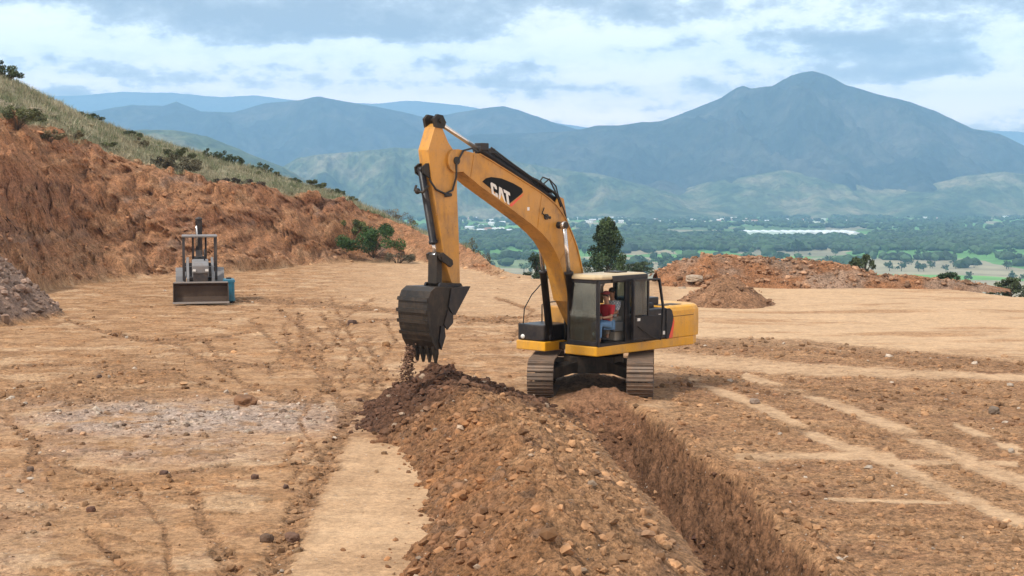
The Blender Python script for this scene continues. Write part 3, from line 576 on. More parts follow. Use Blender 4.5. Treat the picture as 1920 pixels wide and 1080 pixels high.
def ridge_range(name, sil, ridge_d, foot_d, spur, mat, freq, amp, nc=420, nr=110, foot_z=None, wave=0.0):
    su = np.array([p[0] for p in sil], float); sv = np.array([p[1] for p in sil], float)
    u = np.linspace(su[0], su[-1], nc); vv = np.interp(u, su, sv) 
    vv = vv + 1.6 * fbm(u * .03, u * 0 + foot_d, 5, .6) * (1 if amp else 0)
    rd = ridge_d * (1 + wave * np.sin(u * .004)) * np.ones(nc); fd = foot_d * (1 + .06 * fbm(u * .006, u * 0 + 3, 3))
    q = np.concatenate([np.linspace(0, 1, nr), 1 + np.linspace(.03, .6, 16)])
    Q, U = np.meshgrid(q, u, indexing='ij'); Dd = fd[None] + (rd - fd)[None] * Q; Xx = (U - 960) / FPX * Dd
    H = (CAMH + (HOR - vv) * rd / FPX)[None]; base = VZ - 4
    prof = np.clip(Q, 0, 1) ** spur * .55 + .45 * sst(0, 1, Q); back = np.maximum(Q - 1, 0)
    Zz = base + (H - base) * (prof - back * 1.3)
    env = np.sin(np.clip(Q, 0, 1) * np.pi) ** .8
    rg = fbm(Xx * freq + .0004 * Dd, Dd * freq * .45, 6, .52, ridged=True); rg2 = fbm(Xx * freq * 3.1, Dd * freq * 1.9, 5, .55, ridged=True)
    Zz = Zz + env * (H - base) * amp * (rg - .15) + env * (H - base) * amp * .4 * rg2
    Zz = np.maximum(Zz, base - 30)
    # nothing in front may rise above the traced ridge line
    lim = CAMH + (HOR - vv)[None] * Dd / FPX - 1.0; Zz = np.where(Q < 1, np.minimum(Zz, lim), Zz)
    tag(link(name, np_mesh(name, np.stack([Xx, Dd, Zz], -1), grid_faces(len(q), nc)), mat), kind='structure')
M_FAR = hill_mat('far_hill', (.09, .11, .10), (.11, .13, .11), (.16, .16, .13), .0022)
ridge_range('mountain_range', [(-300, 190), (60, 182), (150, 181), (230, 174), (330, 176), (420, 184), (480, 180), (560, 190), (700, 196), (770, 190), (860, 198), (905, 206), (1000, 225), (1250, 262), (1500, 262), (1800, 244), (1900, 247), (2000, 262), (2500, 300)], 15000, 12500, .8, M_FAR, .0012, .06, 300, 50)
ridge_range('mountain_range', [(-300, 235), (100, 225), (180, 210), (250, 198), (310, 200), (335, 192), (380, 210), (440, 212), (500, 195), (560, 190), (600, 182), (650, 192), (700, 200), (760, 212), (800, 222), (850, 214), (900, 205), (945, 200), (980, 210), (1030, 228), (1080, 243), (1200, 262), (1400, 290), (1600, 330)], 8300, 6500, .9, M_HILL, .0016, .2, 420, 90)
ridge_range('mountain', [(700, 300), (800, 268), (900, 252), (1000, 250), (1060, 247), (1090, 243), (1120, 236), (1160, 236), (1200, 230), (1240, 228), (1300, 205), (1350, 185), (1378, 166), (1390, 162), (1405, 168), (1445, 163), (1480, 143), (1500, 138), (1520, 136), (1545, 142), (1580, 160), (1640, 178), (1700, 192), (1750, 210), (1820, 242), (1870, 252), (1920, 275), (2000, 300), (2200, 330), (2600, 360)], 6900, 4950, 1.15, M_HILL, .0021, .24, 620, 150)
ridge_range('foothills', [(500, 330), (560, 296), (600, 290), (680, 284), (740, 277), (790, 280), (860, 296), (950, 300), (1050, 318), (1120, 326), (1200, 345), (1300, 372), (1400, 398)], 5300, 4450, .9, M_FOOT, .0040, .30, 420, 100)
ridge_range('foothills', [(1080, 392), (1160, 372), (1260, 360), (1330, 340), (1400, 330), (1470, 318), (1560, 336), (1640, 350), (1720, 352), (1800, 330), (1880, 322), (1950, 330), (2100, 340), (2500, 360)], 5500, 4700, .95, M_FOOT, .0036, .26, 420, 100)
ridge_range('foothills', [(-100, 260), (200, 250), (270, 244), (330, 245), (390, 256), (440, 276), (480, 293), (530, 312), (580, 340), (640, 372), (700, 396)], 3600, 2700, .9, M_FOOT, .0042, .16, 300, 80)
# ------------------------------------------------------------------ trees of the valley
def crown_mesh(name, seed, n=60, tall=1.0, col=(.055, .10, .035)):
    """a broad tree: tapered trunk, then leaf clumps of many small faces round several boughs; unit height"""
    r = np.random.default_rng(seed); V = []; F = []; C = []
    def add(p, f, c): o = sum(len(a) for a in V); V.append(p); F.append(np.asarray(f) + o); C.append(np.broadcast_to(c, p.shape))
    k = 6; a = np.arange(k) / k * 6.283
    tr = np.concatenate([np.stack([np.cos(a) * w, np.sin(a) * w, np.full(k, z)], 1) for w, z in ((.035, -.05), (.022, .35), (.008, .75))])
    tf = [(i + j * k, (i + 1) % k + j * k, (i + 1) % k + (j + 1) * k) for j in (0, 1) for i in range(k)] + [(i + j * k, (i + 1) % k + (j + 1) * k, i + (j + 1) * k) for j in (0, 1) for i in range(k)]
    add(tr, tf, (.06, .045, .03))
    nb = 7; cs = np.stack([r.uniform(-.28, .28, nb), r.uniform(-.28, .28, nb), r.uniform(.38, .82, nb) * tall], 1)
    for i in range(nb):
        cc = np.array(col) * r.uniform(.6, 1.5)
        for j in range(n // nb):
            d_ = r.normal(size=3); d_ /= np.linalg.norm(d_); p = cs[i] + d_ * r.uniform(.5, 1) * np.array([.19, .19, .15])
            q_ = r.normal(size=(4, 3)) * .065 + p; add(q_, [(0, 1, 2), (0, 2, 3), (0, 3, 1), (1, 3, 2)], cc * r.uniform(.75, 1.3))
    return np_mesh(name, np.concatenate(V), np.concatenate(F), False, {'tint': np.concatenate(C)})
VT = [crown_mesh('valley_tree', 50 + i, 98, 1, [(.045, .085, .03), (.06, .105, .04), (.035, .07, .03)][i % 3]) for i in range(6)]
for me_ in VT: me_.materials.append(M_LEAF)
def vtree(px, py, hh, i):
    x, y = valley_xy(px, py); o = bpy.data.objects.new('valley_tree', VT[i % 6]); COL.objects.link(o); o.location = (x, y, float(vz(x, y)) - .3)
    o.scale = (hh * random.uniform(.95, 1.4), hh * random.uniform(.95, 1.4), hh); o.rotation_euler = (0, 0, random.uniform(0, 6.28))
    tag(o, 'dark green valley tree in the hedge rows between the nearer fields', 'tree', 'hedge row trees in the nearer valley')
i = 0
for (x0, x1, y0, y1, n, hh) in [(1190, 1500, 492, 500, 34, 9), (1500, 1900, 494, 506, 34, 9), (880, 1100, 478, 492, 22, 9), (1640, 1920, 520, 530, 7, 8), (1180, 1920, 476, 480, 30, 7), (870, 1010, 500, 512, 10, 8), (1190, 1300, 500, 520, 10, 11), (940, 1100, 455, 462, 16, 9), (1560, 1640, 515, 522, 4, 8), (1480, 1500, 470, 472, 2, 14)]:
    for k in range(n):
        vtree(random.uniform(x0, x1), random.uniform(y0, y1), hh * random.uniform(.7, 1.45), i); i += 1
# the woods further out: nobody could count them
n = 42000; pv = 404 + (500 - 404) * rng.random(n) ** 1.25; pu = rng.uniform(560, 2300, n); Dv = (CAMH - VZ) * FPX / (pv - HOR); x = (pu - 960) / FPX * Dv
den = .22 + 1.3 * fbm(pu * .012, pv * .10, 4) + np.where((pv > 438) & (pv < 470), .42, 0) + np.where((pv > 404) & (pv < 416), .22, 0) - np.where((pv > 472) & (pv < 484), .5, 0) - np.where(pv > 486, .4, 0) - .5 * np.exp(-(((pu - 1010) / 120) ** 2) - ((pv - 424) / 8) ** 2)
den = np.where((pu > 1395) & (pu < 1625) & (pv > 429) & (pv < 444), 0, den)
keep = rng.random(n) < den; x, Dv, pv = x[keep], Dv[keep], pv[keep]; hh = rng.uniform(6, 13, len(x)); nn = len(x)
V = ICO_V[None] * (1 + rng.uniform(-.35, .35, (nn, 12, 1))) * np.stack([hh * .62 * rng.uniform(.8, 1.5, nn), hh * .62, hh * .5], 1)[:, None, :] + np.stack([x, Dv, vz(x, Dv) + hh * .42], 1)[:, None, :]
Ff = (ICO_F[None] + (np.arange(nn) * 12)[:, None, None]).reshape(-1, 3); C = np.repeat((np.array([.038, .07, .028]) * rng.uniform(.5, 1.6, (nn, 1)))[:, None, :], 12, 1)
tag(link('woodland', np_mesh('woodland', V.reshape(-1, 3), Ff, False, {'tint': C.reshape(-1, 3)}), M_LEAF), 'dark green woods and orchards covering the valley floor', 'woodland', kind='stuff')
# ------------------------------------------------------------------ buildings of the valley
M_WALLW = flat('white_wall', (.80, .79, .76), .8); M_WALLP = flat('pink_wall', (.62, .42, .36), .8); M_ROOFR = flat('tile_roof', (.36, .16, .10), .8); M_ROOFG = flat('pale_sheet_roof', (.72, .75, .77), .5); M_DARKW = flat('window_dark', (.05, .06, .07), .3)
def house_on(px, py, w, dep, hh, mw, mr, label, name='house', rot=0.0, group=None, flatroof=False):
    x, y = valley_xy(px, py); t_ = empty(name, (x, y, float(vz(x, y)) - .5), rot); tag(t_, label, name.replace('_', ' '), group)
    MB().box(-w / 2, w / 2, -dep / 2, dep / 2, 0, hh + .5).build('wall', mw, t_)
    if flatroof: MB().box(-w / 2 - .4, w / 2 + .4, -dep / 2 - .4, dep / 2 + .4, hh + .5, hh + .9).build('roof', mr, t_)
    else: MB().raw([(-w / 2 - .5, -dep / 2 - .5, hh + .5), (w / 2 + .5, -dep / 2 - .5, hh + .5), (w / 2 + .5, dep / 2 + .5, hh + .5), (-w / 2 - .5, dep / 2 + .5, hh + .5), (-w / 2 - .5, 0, hh + 2.6), (w / 2 + .5, 0, hh + 2.6)],
             [(0, 1, 5, 4), (2, 3, 4, 5), (0, 4, 3), (1, 2, 5), (0, 3, 2, 1)]).build('roof', mr, t_)
    for k in range(max(2, int(w / 5))):
        a = -w / 2 + (k + .5) * w / max(2, int(w / 5)); MB().box(a - .6, a + .6, -dep / 2 - .06, -dep / 2 + .04, 1.6, 3.0).build('window', M_DARKW, t_)
    return t_
spots = []
for k in range(120):
    px = random.choice([random.gauss(1240, 70), random.gauss(1420, 110), random.gauss(900, 60), random.uniform(1100, 1900), random.gauss(1180, 60)]); py = random.uniform(402, 421) if px > 1050 else random.uniform(398, 440)
    if 640 < px < 1920: spots.append((px, py))
for px, py in spots:
    wht = random.random() < .72
    house_on(px, py, random.uniform(11, 22), random.uniform(8, 14), random.uniform(4.5, 8), M_WALLW if wht else M_WALLP, random.choice([M_ROOFG, M_ROOFR, M_WALLW]),
             'small pale house among the trees of the distant valley town', 'house', random.uniform(-.5, .5), 'houses of the distant valley town', random.random() < .5)
house_on(1168, 401, 42, 16, 15, M_WALLP, M_ROOFR, 'large pinkish building at the near edge of the distant town', 'apartment_building', .1)
# church
x, y = valley_xy(1246, 409); ch = empty('church', (x, y, float(vz(x, y)) - .5)); tag(ch, 'white church with a tall tower standing out of the distant town', 'church')
MB().box(-12, 12, -16, 16, 0, 13).build('wall', M_WALLW, ch)
MB().raw([(-12.5, -16.5, 13), (12.5, -16.5, 13), (12.5, 16.5, 13), (-12.5, 16.5, 13), (0, -16.5, 20), (0, 16.5, 20)], [(0, 1, 4), (2, 3, 5), (1, 2, 5, 4), (3, 0, 4, 5), (0, 3, 2, 1)]).build('roof', M_ROOFG, ch)
tw = MB().box(-18, -10.2, -18, -10, 0, 22); tw.raw([(-18.3, -18.3, 22), (-9.9, -18.3, 22), (-9.9, -9.7, 22), (-18.3, -9.7, 22), (-14.1, -14, 31)], [(0, 1, 4), (1, 2, 4), (2, 3, 4), (3, 0, 4), (0, 3, 2, 1)]); tw.build('tower', M_WALLW, ch)
MB().box(4, 6, -16.1, -15.9, 3, 8).build('window', M_DARKW, ch); MB().box(-2, 2, -16.1, -15.9, 0, 5).build('door', M_DARKW, ch)
# long white greenhouse
x, y = valley_xy(1470, 440); gh = empty('greenhouse', (x, y, float(vz(x, y)) - .5)); tag(gh, 'long low white greenhouse shed spread out in the valley woods', 'greenhouse')
k = y / FPX
def bay(a0, a1, d0, d1, h0, name):
    mb = MB(); W0 = (a0 - 1470) * k; W1 = (a1 - 1470) * k; nb = max(2, int((W1 - W0) / 16)); st = (W1 - W0) / nb
    for i_ in range(nb): c0 = W0 + i_ * st; mb.slab([(c0, d0), (c0 + st, d0), (c0 + st, d1), (c0, d1)], 0, h0); mb.raw([(c0, d0, h0), (c0 + st, d0, h0), (c0 + st / 2, d0, h0 + 2.6), (c0, d1, h0), (c0 + st, d1, h0), (c0 + st / 2, d1, h0 + 2.6)], [(0, 1, 2), (3, 5, 4), (0, 2, 5, 3), (1, 4, 5, 2)])
    mb.build(name, M_ROOFG if name == 'roof_bay' else M_WALLW, gh)
bay(1410, 1480, 40, 140, 6, 'roof_bay'); bay(1480, 1612, 0, 120, 6.5, 'roof_bay'); bay(1535, 1605, -30, -2, 5, 'side_bay')
# ================================================================== PLANTS ON THE SITE
def leaf_cloud(r, cents, rad, n, ls, col, var=.5):
    """n leaf quads around clump centres; colour varies by clump and by leaf"""
    cents = np.asarray(cents, float); rad = np.broadcast_to(np.asarray(rad, float), (len(cents), 3)); i = r.integers(0, len(cents), n)
    d_ = r.normal(size=(n, 3)); d_ /= np.linalg.norm(d_, axis=1)[:, None]; p = cents[i] + d_ * rad[i] * (r.uniform(.25, 1, n) ** .6)[:, None]
    a = r.normal(size=(n, 3)); a /= np.linalg.norm(a, axis=1)[:, None]; b_ = np.cross(a, r.normal(size=(n, 3))); b_ /= np.linalg.norm(b_, axis=1)[:, None]
    s_ = ls * r.uniform(.6, 1.4, n)[:, None]; a = a * s_; b_ = b_ * s_ * .42
    V = np.stack([p - a, p + b_, p + a, p - b_], 1); F = np.arange(4 * n).reshape(n, 4)
    cc = r.uniform(1 - var, 1 + var, len(cents))[i][:, None] * r.uniform(.7, 1.3, (n, 1)) * np.array(col)
    return V.reshape(-1, 3), F, np.repeat(cc[:, None, :], 4, 1).reshape(-1, 3)
def plant(name, loc, label, cat, cents, rad, n, ls, col, stems, group=None, var=.5, seed=1, crown='foliage'):
    r = np.random.default_rng(seed); t_ = empty(name, loc); tag(t_, label, cat, group)
    V, F, C = leaf_cloud(r, cents, rad, n, ls, col, var); link(crown, np_mesh(crown, V, F, False, {'tint': C}), M_LEAF, t_)
    mb = MB()
    for pts, r0, r1 in stems: mb.tube(pts, [r0 + (r1 - r0) * k_ / (len(pts) - 1) for k_ in range(len(pts))], 6)
    mb.build('trunk' if cat == 'tree' else 'stem', M_BARK, t_); return t_
def bush(px, py, dist, w, hh, label, col, seed, dens=900, ls=.07, group=None, name='bush', wisp=0):
    if seed < 130: hh *= .82
    x = wx(px, dist); z = float(zat(x, dist)[0]); z = min(z, hgt(py, dist) + .3) if py else z; r = np.random.default_rng(seed); n = 9
    n = 16; a_ = r.uniform(-1, 1, n); ce = np.stack([a_ * .5 * w, r.uniform(-.3, .3, n) * w, (.18 + r.uniform(0, .75, n) * (1 - .55 * a_ ** 2)) * hh], 1)
    st = [([(0, 0, -.3), (c[0] * .4, c[1] * .4, c[2] * .5), tuple(c * (1.0 + wisp))], .03, .008) for c in ce]
    return plant(name, (x, dist, z), label, 'bush', ce, (w * .13, w * .13, hh * .2), int(dens * 1.3), ls, col, st, group, .45, seed)
DG, OL, DRY = (.062, .080, .038), (.095, .105, .045), (.16, .135, .075)
bush(38, 225, 84, 2.6, 1.5, 'dark olive bush on the lip of the cut at the left frame edge', OL, 101, 1800)
bush(95, 245, 87, 1.6, .9, 'low dry bush on the cut lip just right of the dark olive bush', DRY, 102, 900)
bush(335, 318, 100, 3.4, 1.5, 'wide grey brown thicket on the lip of the cut above the loader', (.085, .075, .045), 103, 2600)
bush(300, 325, 98, 2.2, 1.1, 'brown bush at the left end of the wide thicket', (.10, .085, .05), 104, 1300)
bush(335, 285, 106, 2.4, 1.2, 'green brown bush on the grass slope above the wide thicket', OL, 105, 1400)
bush(250, 262, 108, 1.3, .8, 'small dark bush high on the grass slope', DG, 106, 700)
bush(265, 280, 104, 1.2, .7, 'small brown bush below the small dark one on the grass slope', DRY, 107, 600)
bush(172, 228, 108, 1.8, .8, 'low green bush on the brow of the hill', DG, 108, 900)
bush(20, 160, 100, 2.2, 1.3, 'dark spreading bush at the top of the hill by the left frame edge', DG, 109, 1500, wisp=.2)
bush(6, 145, 102, .9, 1.1, 'twiggy dark bush sticking up on the hill top at the frame corner', DG, 110, 500, wisp=.3)
bush(418, 312, 116, 1.5, 1.3, 'dark pointed shrub on the skyline, first of the skyline row', DG, 111, 1000)
bush(442, 318, 116, 1.3, 1.0, 'dark shrub on the skyline touching the pointed one', DG, 112, 800)
bush(390, 305, 115, .7, 1.0, 'thin upright shrub standing alone on the skyline', DG, 113, 350)
bush(492, 330, 117, 1.7, 1.0, 'broad dark shrub on the skyline where the slope dips', DG, 114, 1100)
bush(520, 332, 117, .9, .7, 'small shrub right of the broad dark skyline shrub', OL, 115, 450)
bush(470, 340, 112, 1.6, .8, 'olive shrub in the grass below the skyline shrubs', OL, 116, 900)
bush(590, 358, 116, 2.0, .8, 'low wide shrub on the falling skyline', OL, 117, 1000)
bush(630, 366, 115, 1.4, .7, 'low dark shrub near the lower end of the skyline', DG, 118, 700)
bush(655, 374, 114, 1.2, .5, 'small shrub at the lower end of the grass slope', OL, 119, 500)
bush(740, 415, 118, 2.6, 1.3, 'thin brown leafless bush behind the reddish bank', (.15, .12, .075), 120, 900, .05, wisp=.25)
bush(765, 425, 117, 1.6, 1.0, 'small thin bush right of the brown leafless bush', (.13, .115, .06), 121, 500, .05, wisp=.25)
bush(200, 268, 96, 1.4, .6, 'olive tuft of brush on the stony slope at left', OL, 122, 600)
bush(142, 262, 92, 1.3, .6, 'dull brown tuft of brush near the cut lip at left', DRY, 123, 600)
bush(550, 352, 116, 1.2, .6, 'little green shrub in the middle of the falling skyline', DG, 124, 500)
bush(430, 356, 100, 1.8, .7, 'dark dead brush heap hanging over the cut edge', (.06, .05, .04), 125, 1400)
bush(470, 358, 101, 1.8, .7, 'grey dead brush right of the dark brush heap on the cut edge', (.10, .08, .06), 126, 1200)
# green bush growing on the bank right of the loader
g = bush(700, 478, 103.5, 4.3, 2.3, 'bright green spreading bush growing on the bank foot behind the excavator bucket', (.045, .088, .028), 130, 5600, .075)
g.location.z = hgt(476, 103.5)
g = bush(662, 425, 106, 1.9, 1.3, 'yellowish green bush at the upper left of the bright green one', (.11, .13, .045), 131, 1300, .08); g.location.z = hgt(440, 106)
g = bush(745, 490, 102, 2.2, .9, 'grey dry brush at the foot of the bright green bush', (.10, .09, .06), 132, 1100, .06); g.location.z = hgt(492, 102)
g = bush(880, 470, 108, 2.0, 1.8, 'thin olive bush behind the stick of the excavator', (.12, .115, .06), 133, 900, .06, wisp=.2); g.location.z = hgt(492, 108)
g = bush(905, 492, 106, 1.6, 1.4, 'dry bush on the spur beside the thin olive bush', (.13, .11, .065), 134, 700, .06, wisp=.2); g.location.z = hgt(508, 106)
# conifer behind the cab
r = np.random.default_rng(77); cx_, D_ = wx(1138, 97), 97.0; z0 = hgt(560, 97); top = hgt(407, 97) - z0
ce = []; rd = []; st = [([(0, 0, 0), (.03, 0, top * .5), (-.05, 0, top * .92)], .14, .03)]
for k in range(54):
    f_ = k / 53; zz = top * (.16 + .76 * f_); w_ = 1.75 * (1 - f_) ** .75 + .22; a = k * 2.4; rr_ = w_ * r.uniform(.35, .95)
    ce.append((rr_ * math.cos(a), rr_ * math.sin(a), zz + .35 * rr_)); rd.append((.32 + .12 * (1 - f_), .32 + .12 * (1 - f_), .46)); st.append(([(0, 0, zz - .2), (rr_ * math.cos(a), rr_ * math.sin(a), zz + .3 * rr_)], .03, .01))
for dx, hz in ((-.62, .90), (-.28, .97), (.12, 1.0), (.45, .95), (.62, .88)): ce += [(dx, 0, top * hz - .25), (dx * .9, .1, top * hz - .75)]; rd += [(.13, .13, .30), (.2, .2, .4)]
plant('conifer', (cx_, D_, z0), 'tall dark green conifer with several tips behind the excavator cab', 'tree', ce, np.array(rd) * .95, 16000, .075, (.052, .078, .032), st, None, .5, 78, 'crown')
def small_tree(px, pyb, pyt, dist, w, label, col, seed, n=2600):
    z0 = hgt(pyb, dist); hh = hgt(pyt, dist) - z0; r = np.random.default_rng(seed); k_ = 30
    f_ = r.uniform(.02, 1, k_); ww = w * (.62 - .40 * f_ ** 1.6); ce = np.stack([r.uniform(-1, 1, k_) * ww, r.uniform(-1, 1, k_) * ww, hh * (.30 + .62 * f_)], 1)
    st = [([(0, 0, -1.0), (c[0] * .25, c[1] * .25, c[2] * .6), tuple(c)], .07, .012) for c in ce]
    return plant('tree', (wx(px, dist), dist, z0), label, 'tree', ce, (w * .13, w * .13, hh * .085), n, .075, col, st, None, .5, seed, 'crown')
small_tree(1622, 540, 476, 92, 1.5, 'small dark tree rising behind the right part of the far rubble bank', DG, 141)
small_tree(1605, 525, 480, 93, .8, 'thin dark sapling touching the small dark tree behind the rubble bank', DG, 145, 900)
small_tree(1780, 560, 508, 90, 1.7, 'rounded dark bush like tree behind the low right end of the rubble bank', (.04, .065, .03), 142)
small_tree(1893, 575, 519, 86, 1.9, 'low broad dark tree at the right frame edge behind the pad', DG, 143)
small_tree(1008, 545, 470, 104, 1.6, 'dark tree seen between the boom and the left hill spur', (.04, .06, .03), 144, 2400)
small_tree(1200, 520, 490, 112, 2.6, 'bushy grey green tree right of the tall conifer', (.06, .085, .045), 146)
# dry grass on the hill
n = 46000; dd = rng.uniform(80, 121, n); u = rng.uniform(-200, 930, n); x = (u - 960) / FPX * dd; z, c, k = site_surface(x, dd)
dn = k['veg'] * (k['over'] < 1.5) * (.25 + .75 * sst(-.15, .3, fbm(x * .45, dd * .45, 4))); keep = rng.random(n) < dn * .8; x, dd, z = x[keep], dd[keep], z[keep]; nt = len(x); nb = 9
bx = x[:, None] + rng.normal(0, .13, (nt, nb)); by = dd[:, None] + rng.normal(0, .13, (nt, nb)); hh = rng.uniform(.16, .42, (nt, nb)) * rng.uniform(.6, 1.5, (nt, 1)); an = rng.uniform(0, 6.28, (nt, nb)); wd = rng.uniform(.012, .028, (nt, nb))
ln = rng.normal(0, .35, (nt, nb, 2)) * hh[..., None]; zb = np.repeat(z[:, None], nb, 1) - .05
V = np.stack([np.stack([bx - np.cos(an) * wd, by - np.sin(an) * wd, zb], -1), np.stack([bx + np.cos(an) * wd, by + np.sin(an) * wd, zb], -1), np.stack([bx + ln[..., 0], by + ln[..., 1], zb + hh], -1)], 2)
pal = np.array([(.31, .28, .19), (.22, .22, .14), (.13, .16, .08), (.38, .35, .25)]); gi = np.clip((fbm(x * .25, dd * .25, 3) * 5 + 1.5 + rng.normal(0, .7, nt)).astype(int), 0, 3); C = pal[gi][:, None, None, :] * rng.uniform(.7, 1.3, (nt, nb, 1, 1)) * np.ones((1, 1, 3, 1))
tag(link('dry_grass', np_mesh('dry_grass', V.reshape(-1, 3), np.arange(nt * nb * 3).reshape(-1, 3), False, {'tint': C.reshape(-1, 3)}), M_GRASS), 'dry straw and green grass covering the upper hillside', 'grass', kind='stuff')
# ================================================================== HAZE
hz = MB().box(-9000, 9000, -60, 15800, VZ - 60, 1095).build('haze', None)
m = bpy.data.materials.new('haze_air'); m.use_nodes = True; q = NT(m.node_tree); q.n.clear()
pv_ = q.add('ShaderNodeVolumePrincipled'); pv_.inputs['Color'].default_value = (.36, .64, 1.0, 1); pv_.inputs['Density'].default_value = 1.32e-4; pv_.inputs['Anisotropy'].default_value = 0
q.l.new(pv_.outputs[0], q.add('ShaderNodeOutputMaterial').inputs['Volume']); hz.data.materials.append(m); tag(hz, 'blue air haze over the valley', 'haze', kind='stuff')
# ================================================================== EXCAVATOR
EX, EY, SW = 2.1, 36.3, 43.0
EZ = float(np.median(zat([1.0, 3.2, 1.0, 3.2], [35.2, 35.2, 37.6, 37.6]))) - .03
ex = empty('excavator', (EX, EY, EZ), R(-90 - SW))
tag(ex, 'yellow tracked excavator with its boom swung left and bucket raised over the spoil bank', 'excavator')
MU = Matrix.Rotation(R(SW - 6), 4, 'Z')
def wheel(x, y, z, r, w, name, mat, parent, M=None, hub=.35, n=24):
    mb = MB(); mb.tube([(x, y - w / 2, z), (x, y - w / 2 + .02, z), (x, y + w / 2 - .02, z), (x, y + w / 2, z)], [r * .93, r, r, r * .93], n)
    mb.tube([(x, y - w / 2 - .03, z), (x, y + w / 2 + .03, z)], r * hub, 12); return mb.build(name, mat, parent, 0, M)
for s in (-1, 1):
    yc = 1.21 * s; Lh = 1.63; rr = .43; zc = .485; per = 4 * Lh + 2 * math.pi * rr; n = 47; mb = MB()
    for i in range(n):
        d_ = per * i / n
        if d_ < 2 * Lh: p = (Lh - d_, zc + rr - .018 * math.sin(math.pi * d_ / (2 * Lh))); a = math.pi / 2
        elif d_ < 2 * Lh + math.pi * rr: q_ = (d_ - 2 * Lh) / rr; a = math.pi / 2 + q_; p = (-Lh + rr * math.cos(a), zc + rr * math.sin(a))
        elif d_ < 4 * Lh + math.pi * rr: q_ = d_ - 2 * Lh - math.pi * rr; a = -math.pi / 2; p = (-Lh + q_, zc - rr)
        else: q_ = (d_ - 4 * Lh - math.pi * rr) / rr; a = -math.pi / 2 + q_; p = (Lh + rr * math.cos(a), zc + rr * math.sin(a))
        nx, nz = math.cos(a), math.sin(a); tx, tz = -nz, nx; h = per / n * .47
        def P(t_, o_): return (p[0] + tx * t_ + nx * o_, p[1] + tz * t_ + nz * o_)
        mb.prism([P(-h, 0), P(-h, .03), P(-h * .84, .03), P(-h * .8, .058), P(-h * .62, .058), P(-h * .56, .03), P(h * .1, .03), P(h * .16, .052), P(h * .32, .052), P(h * .38, .03), P(h, .03), P(h, 0)], yc - .32, yc + .32)
        mb.prism([P(-h, -.07), P(-h, 0), P(h * .9, 0), P(h * .9, -.07)], yc - .12, yc - .05); mb.prism([P(-h, -.07), P(-h, 0), P(h * .9, 0), P(h * .9, -.07)], yc + .05, yc + .12)
    tr = mb.build('track', M_TRACK, ex, 0, MU)
    fr = MB().prism([(-1.35, .30), (-1.2, .62), (1.1, .62), (1.35, .40), (1.35, .28)], yc - .2, yc + .2); fr.build('track_frame', M_STEEL, tr, .01, MU)
    wheel(Lh, yc, zc, .35, .16, 'idler', M_STEEL, tr, MU); wheel(-Lh, yc, zc, .35, .1, 'sprocket', M_STEEL, tr, MU)
    for k in range(7): wheel(-1.15 + k * .38, yc, .20, .105, .34, 'roller', M_STEEL, tr, MU, .5, 14)
cb = MB().slab([(-.75, -.55), (-.75, .55), (-.3, .75), (.3, .75), (.75, .55), (.75, -.55), (.3, -.75), (-.3, -.75)], .50, .93)
for sx in (-1, 1):
    for sy in (-1, 1): cb.bar((.55 * sx, .45 * sy, .68), (1.0 * sx, 1.12 * sy, .52), .42, .26)
cb.build('carbody', M_STEEL, ex, .02, MU)
MB().tube([(0, 0, .92), (0, 0, 1.06)], .66, 36).build('slewing_ring', M_STEEL, ex)
# ---- upper structure
HB = 1.07
deck = MB().slab([(1.48, .30), (1.5, 1.33), (-2.45, 1.35), (-2.9, 1.12), (-3.03, .7), (-3.07, 0), (-3.03, -.7), (-2.9, -1.12), (-2.45, -1.35), (1.5, -1.33), (1.48, -.36), (.15, -.36), (.15, .30)], HB, HB + .235)
deck.build('platform', M_YEL2, ex, .025)
MB().box(.15, .95, -.355, .295, HB + .02, HB + .2).box(.0, .7, -.42, -.36, HB + .2, HB + .95).box(.0, .7, .30, .345, HB + .2, HB + .95).build('boom_bracket', M_STEEL, ex, .01)
def rounded(pts): return pts
hood = MB()
zt = 2.13
# counterweight: yellow, rounded in plan and at the top edge
plan = [(-1.32, 1.355), (-2.45, 1.355), (-2.72, 1.31), (-2.92, 1.15), (-3.05, .8), (-3.1, .3), (-3.1, -.3), (-3.05, -.8), (-2.92, -1.15), (-2.72, -1.31), (-2.45, -1.355), (-1.32, -1.355)]
def ring(sc, z, dx=0): return [(-1.32 + (a + 1.32) * sc, b * (sc if sc == 1 else 1 - (1 - sc) * 1.0), z) for a, b in plan]
V = ring(1, HB + .237) + ring(1.004, 1.72) + ring(1, zt - .13) + ring(.975, zt - .04) + ring(.93, zt); k = len(plan)
F = [(j * k + i, j * k + (i + 1) % k, (j + 1) * k + (i + 1) % k, (j + 1) * k + i) for j in range(4) for i in range(k)] + [tuple(range(k)), tuple(range(4 * k, 5 * k))]
cw = MB().raw(V, F).build('counterweight', M_YEL2, ex, .015)
MB().box(-2.44, -1.335, 1.358, 1.362, 1.855, 1.868).build('panel_seam', M_RUB, cw)
for a0, a1 in ((-1.65, -1.42), (-2.2, -1.8)): MB().box(a0, a1, .78, 1.15, zt + .002, zt + .012).build('vent_grille', M_STEEL, cw)
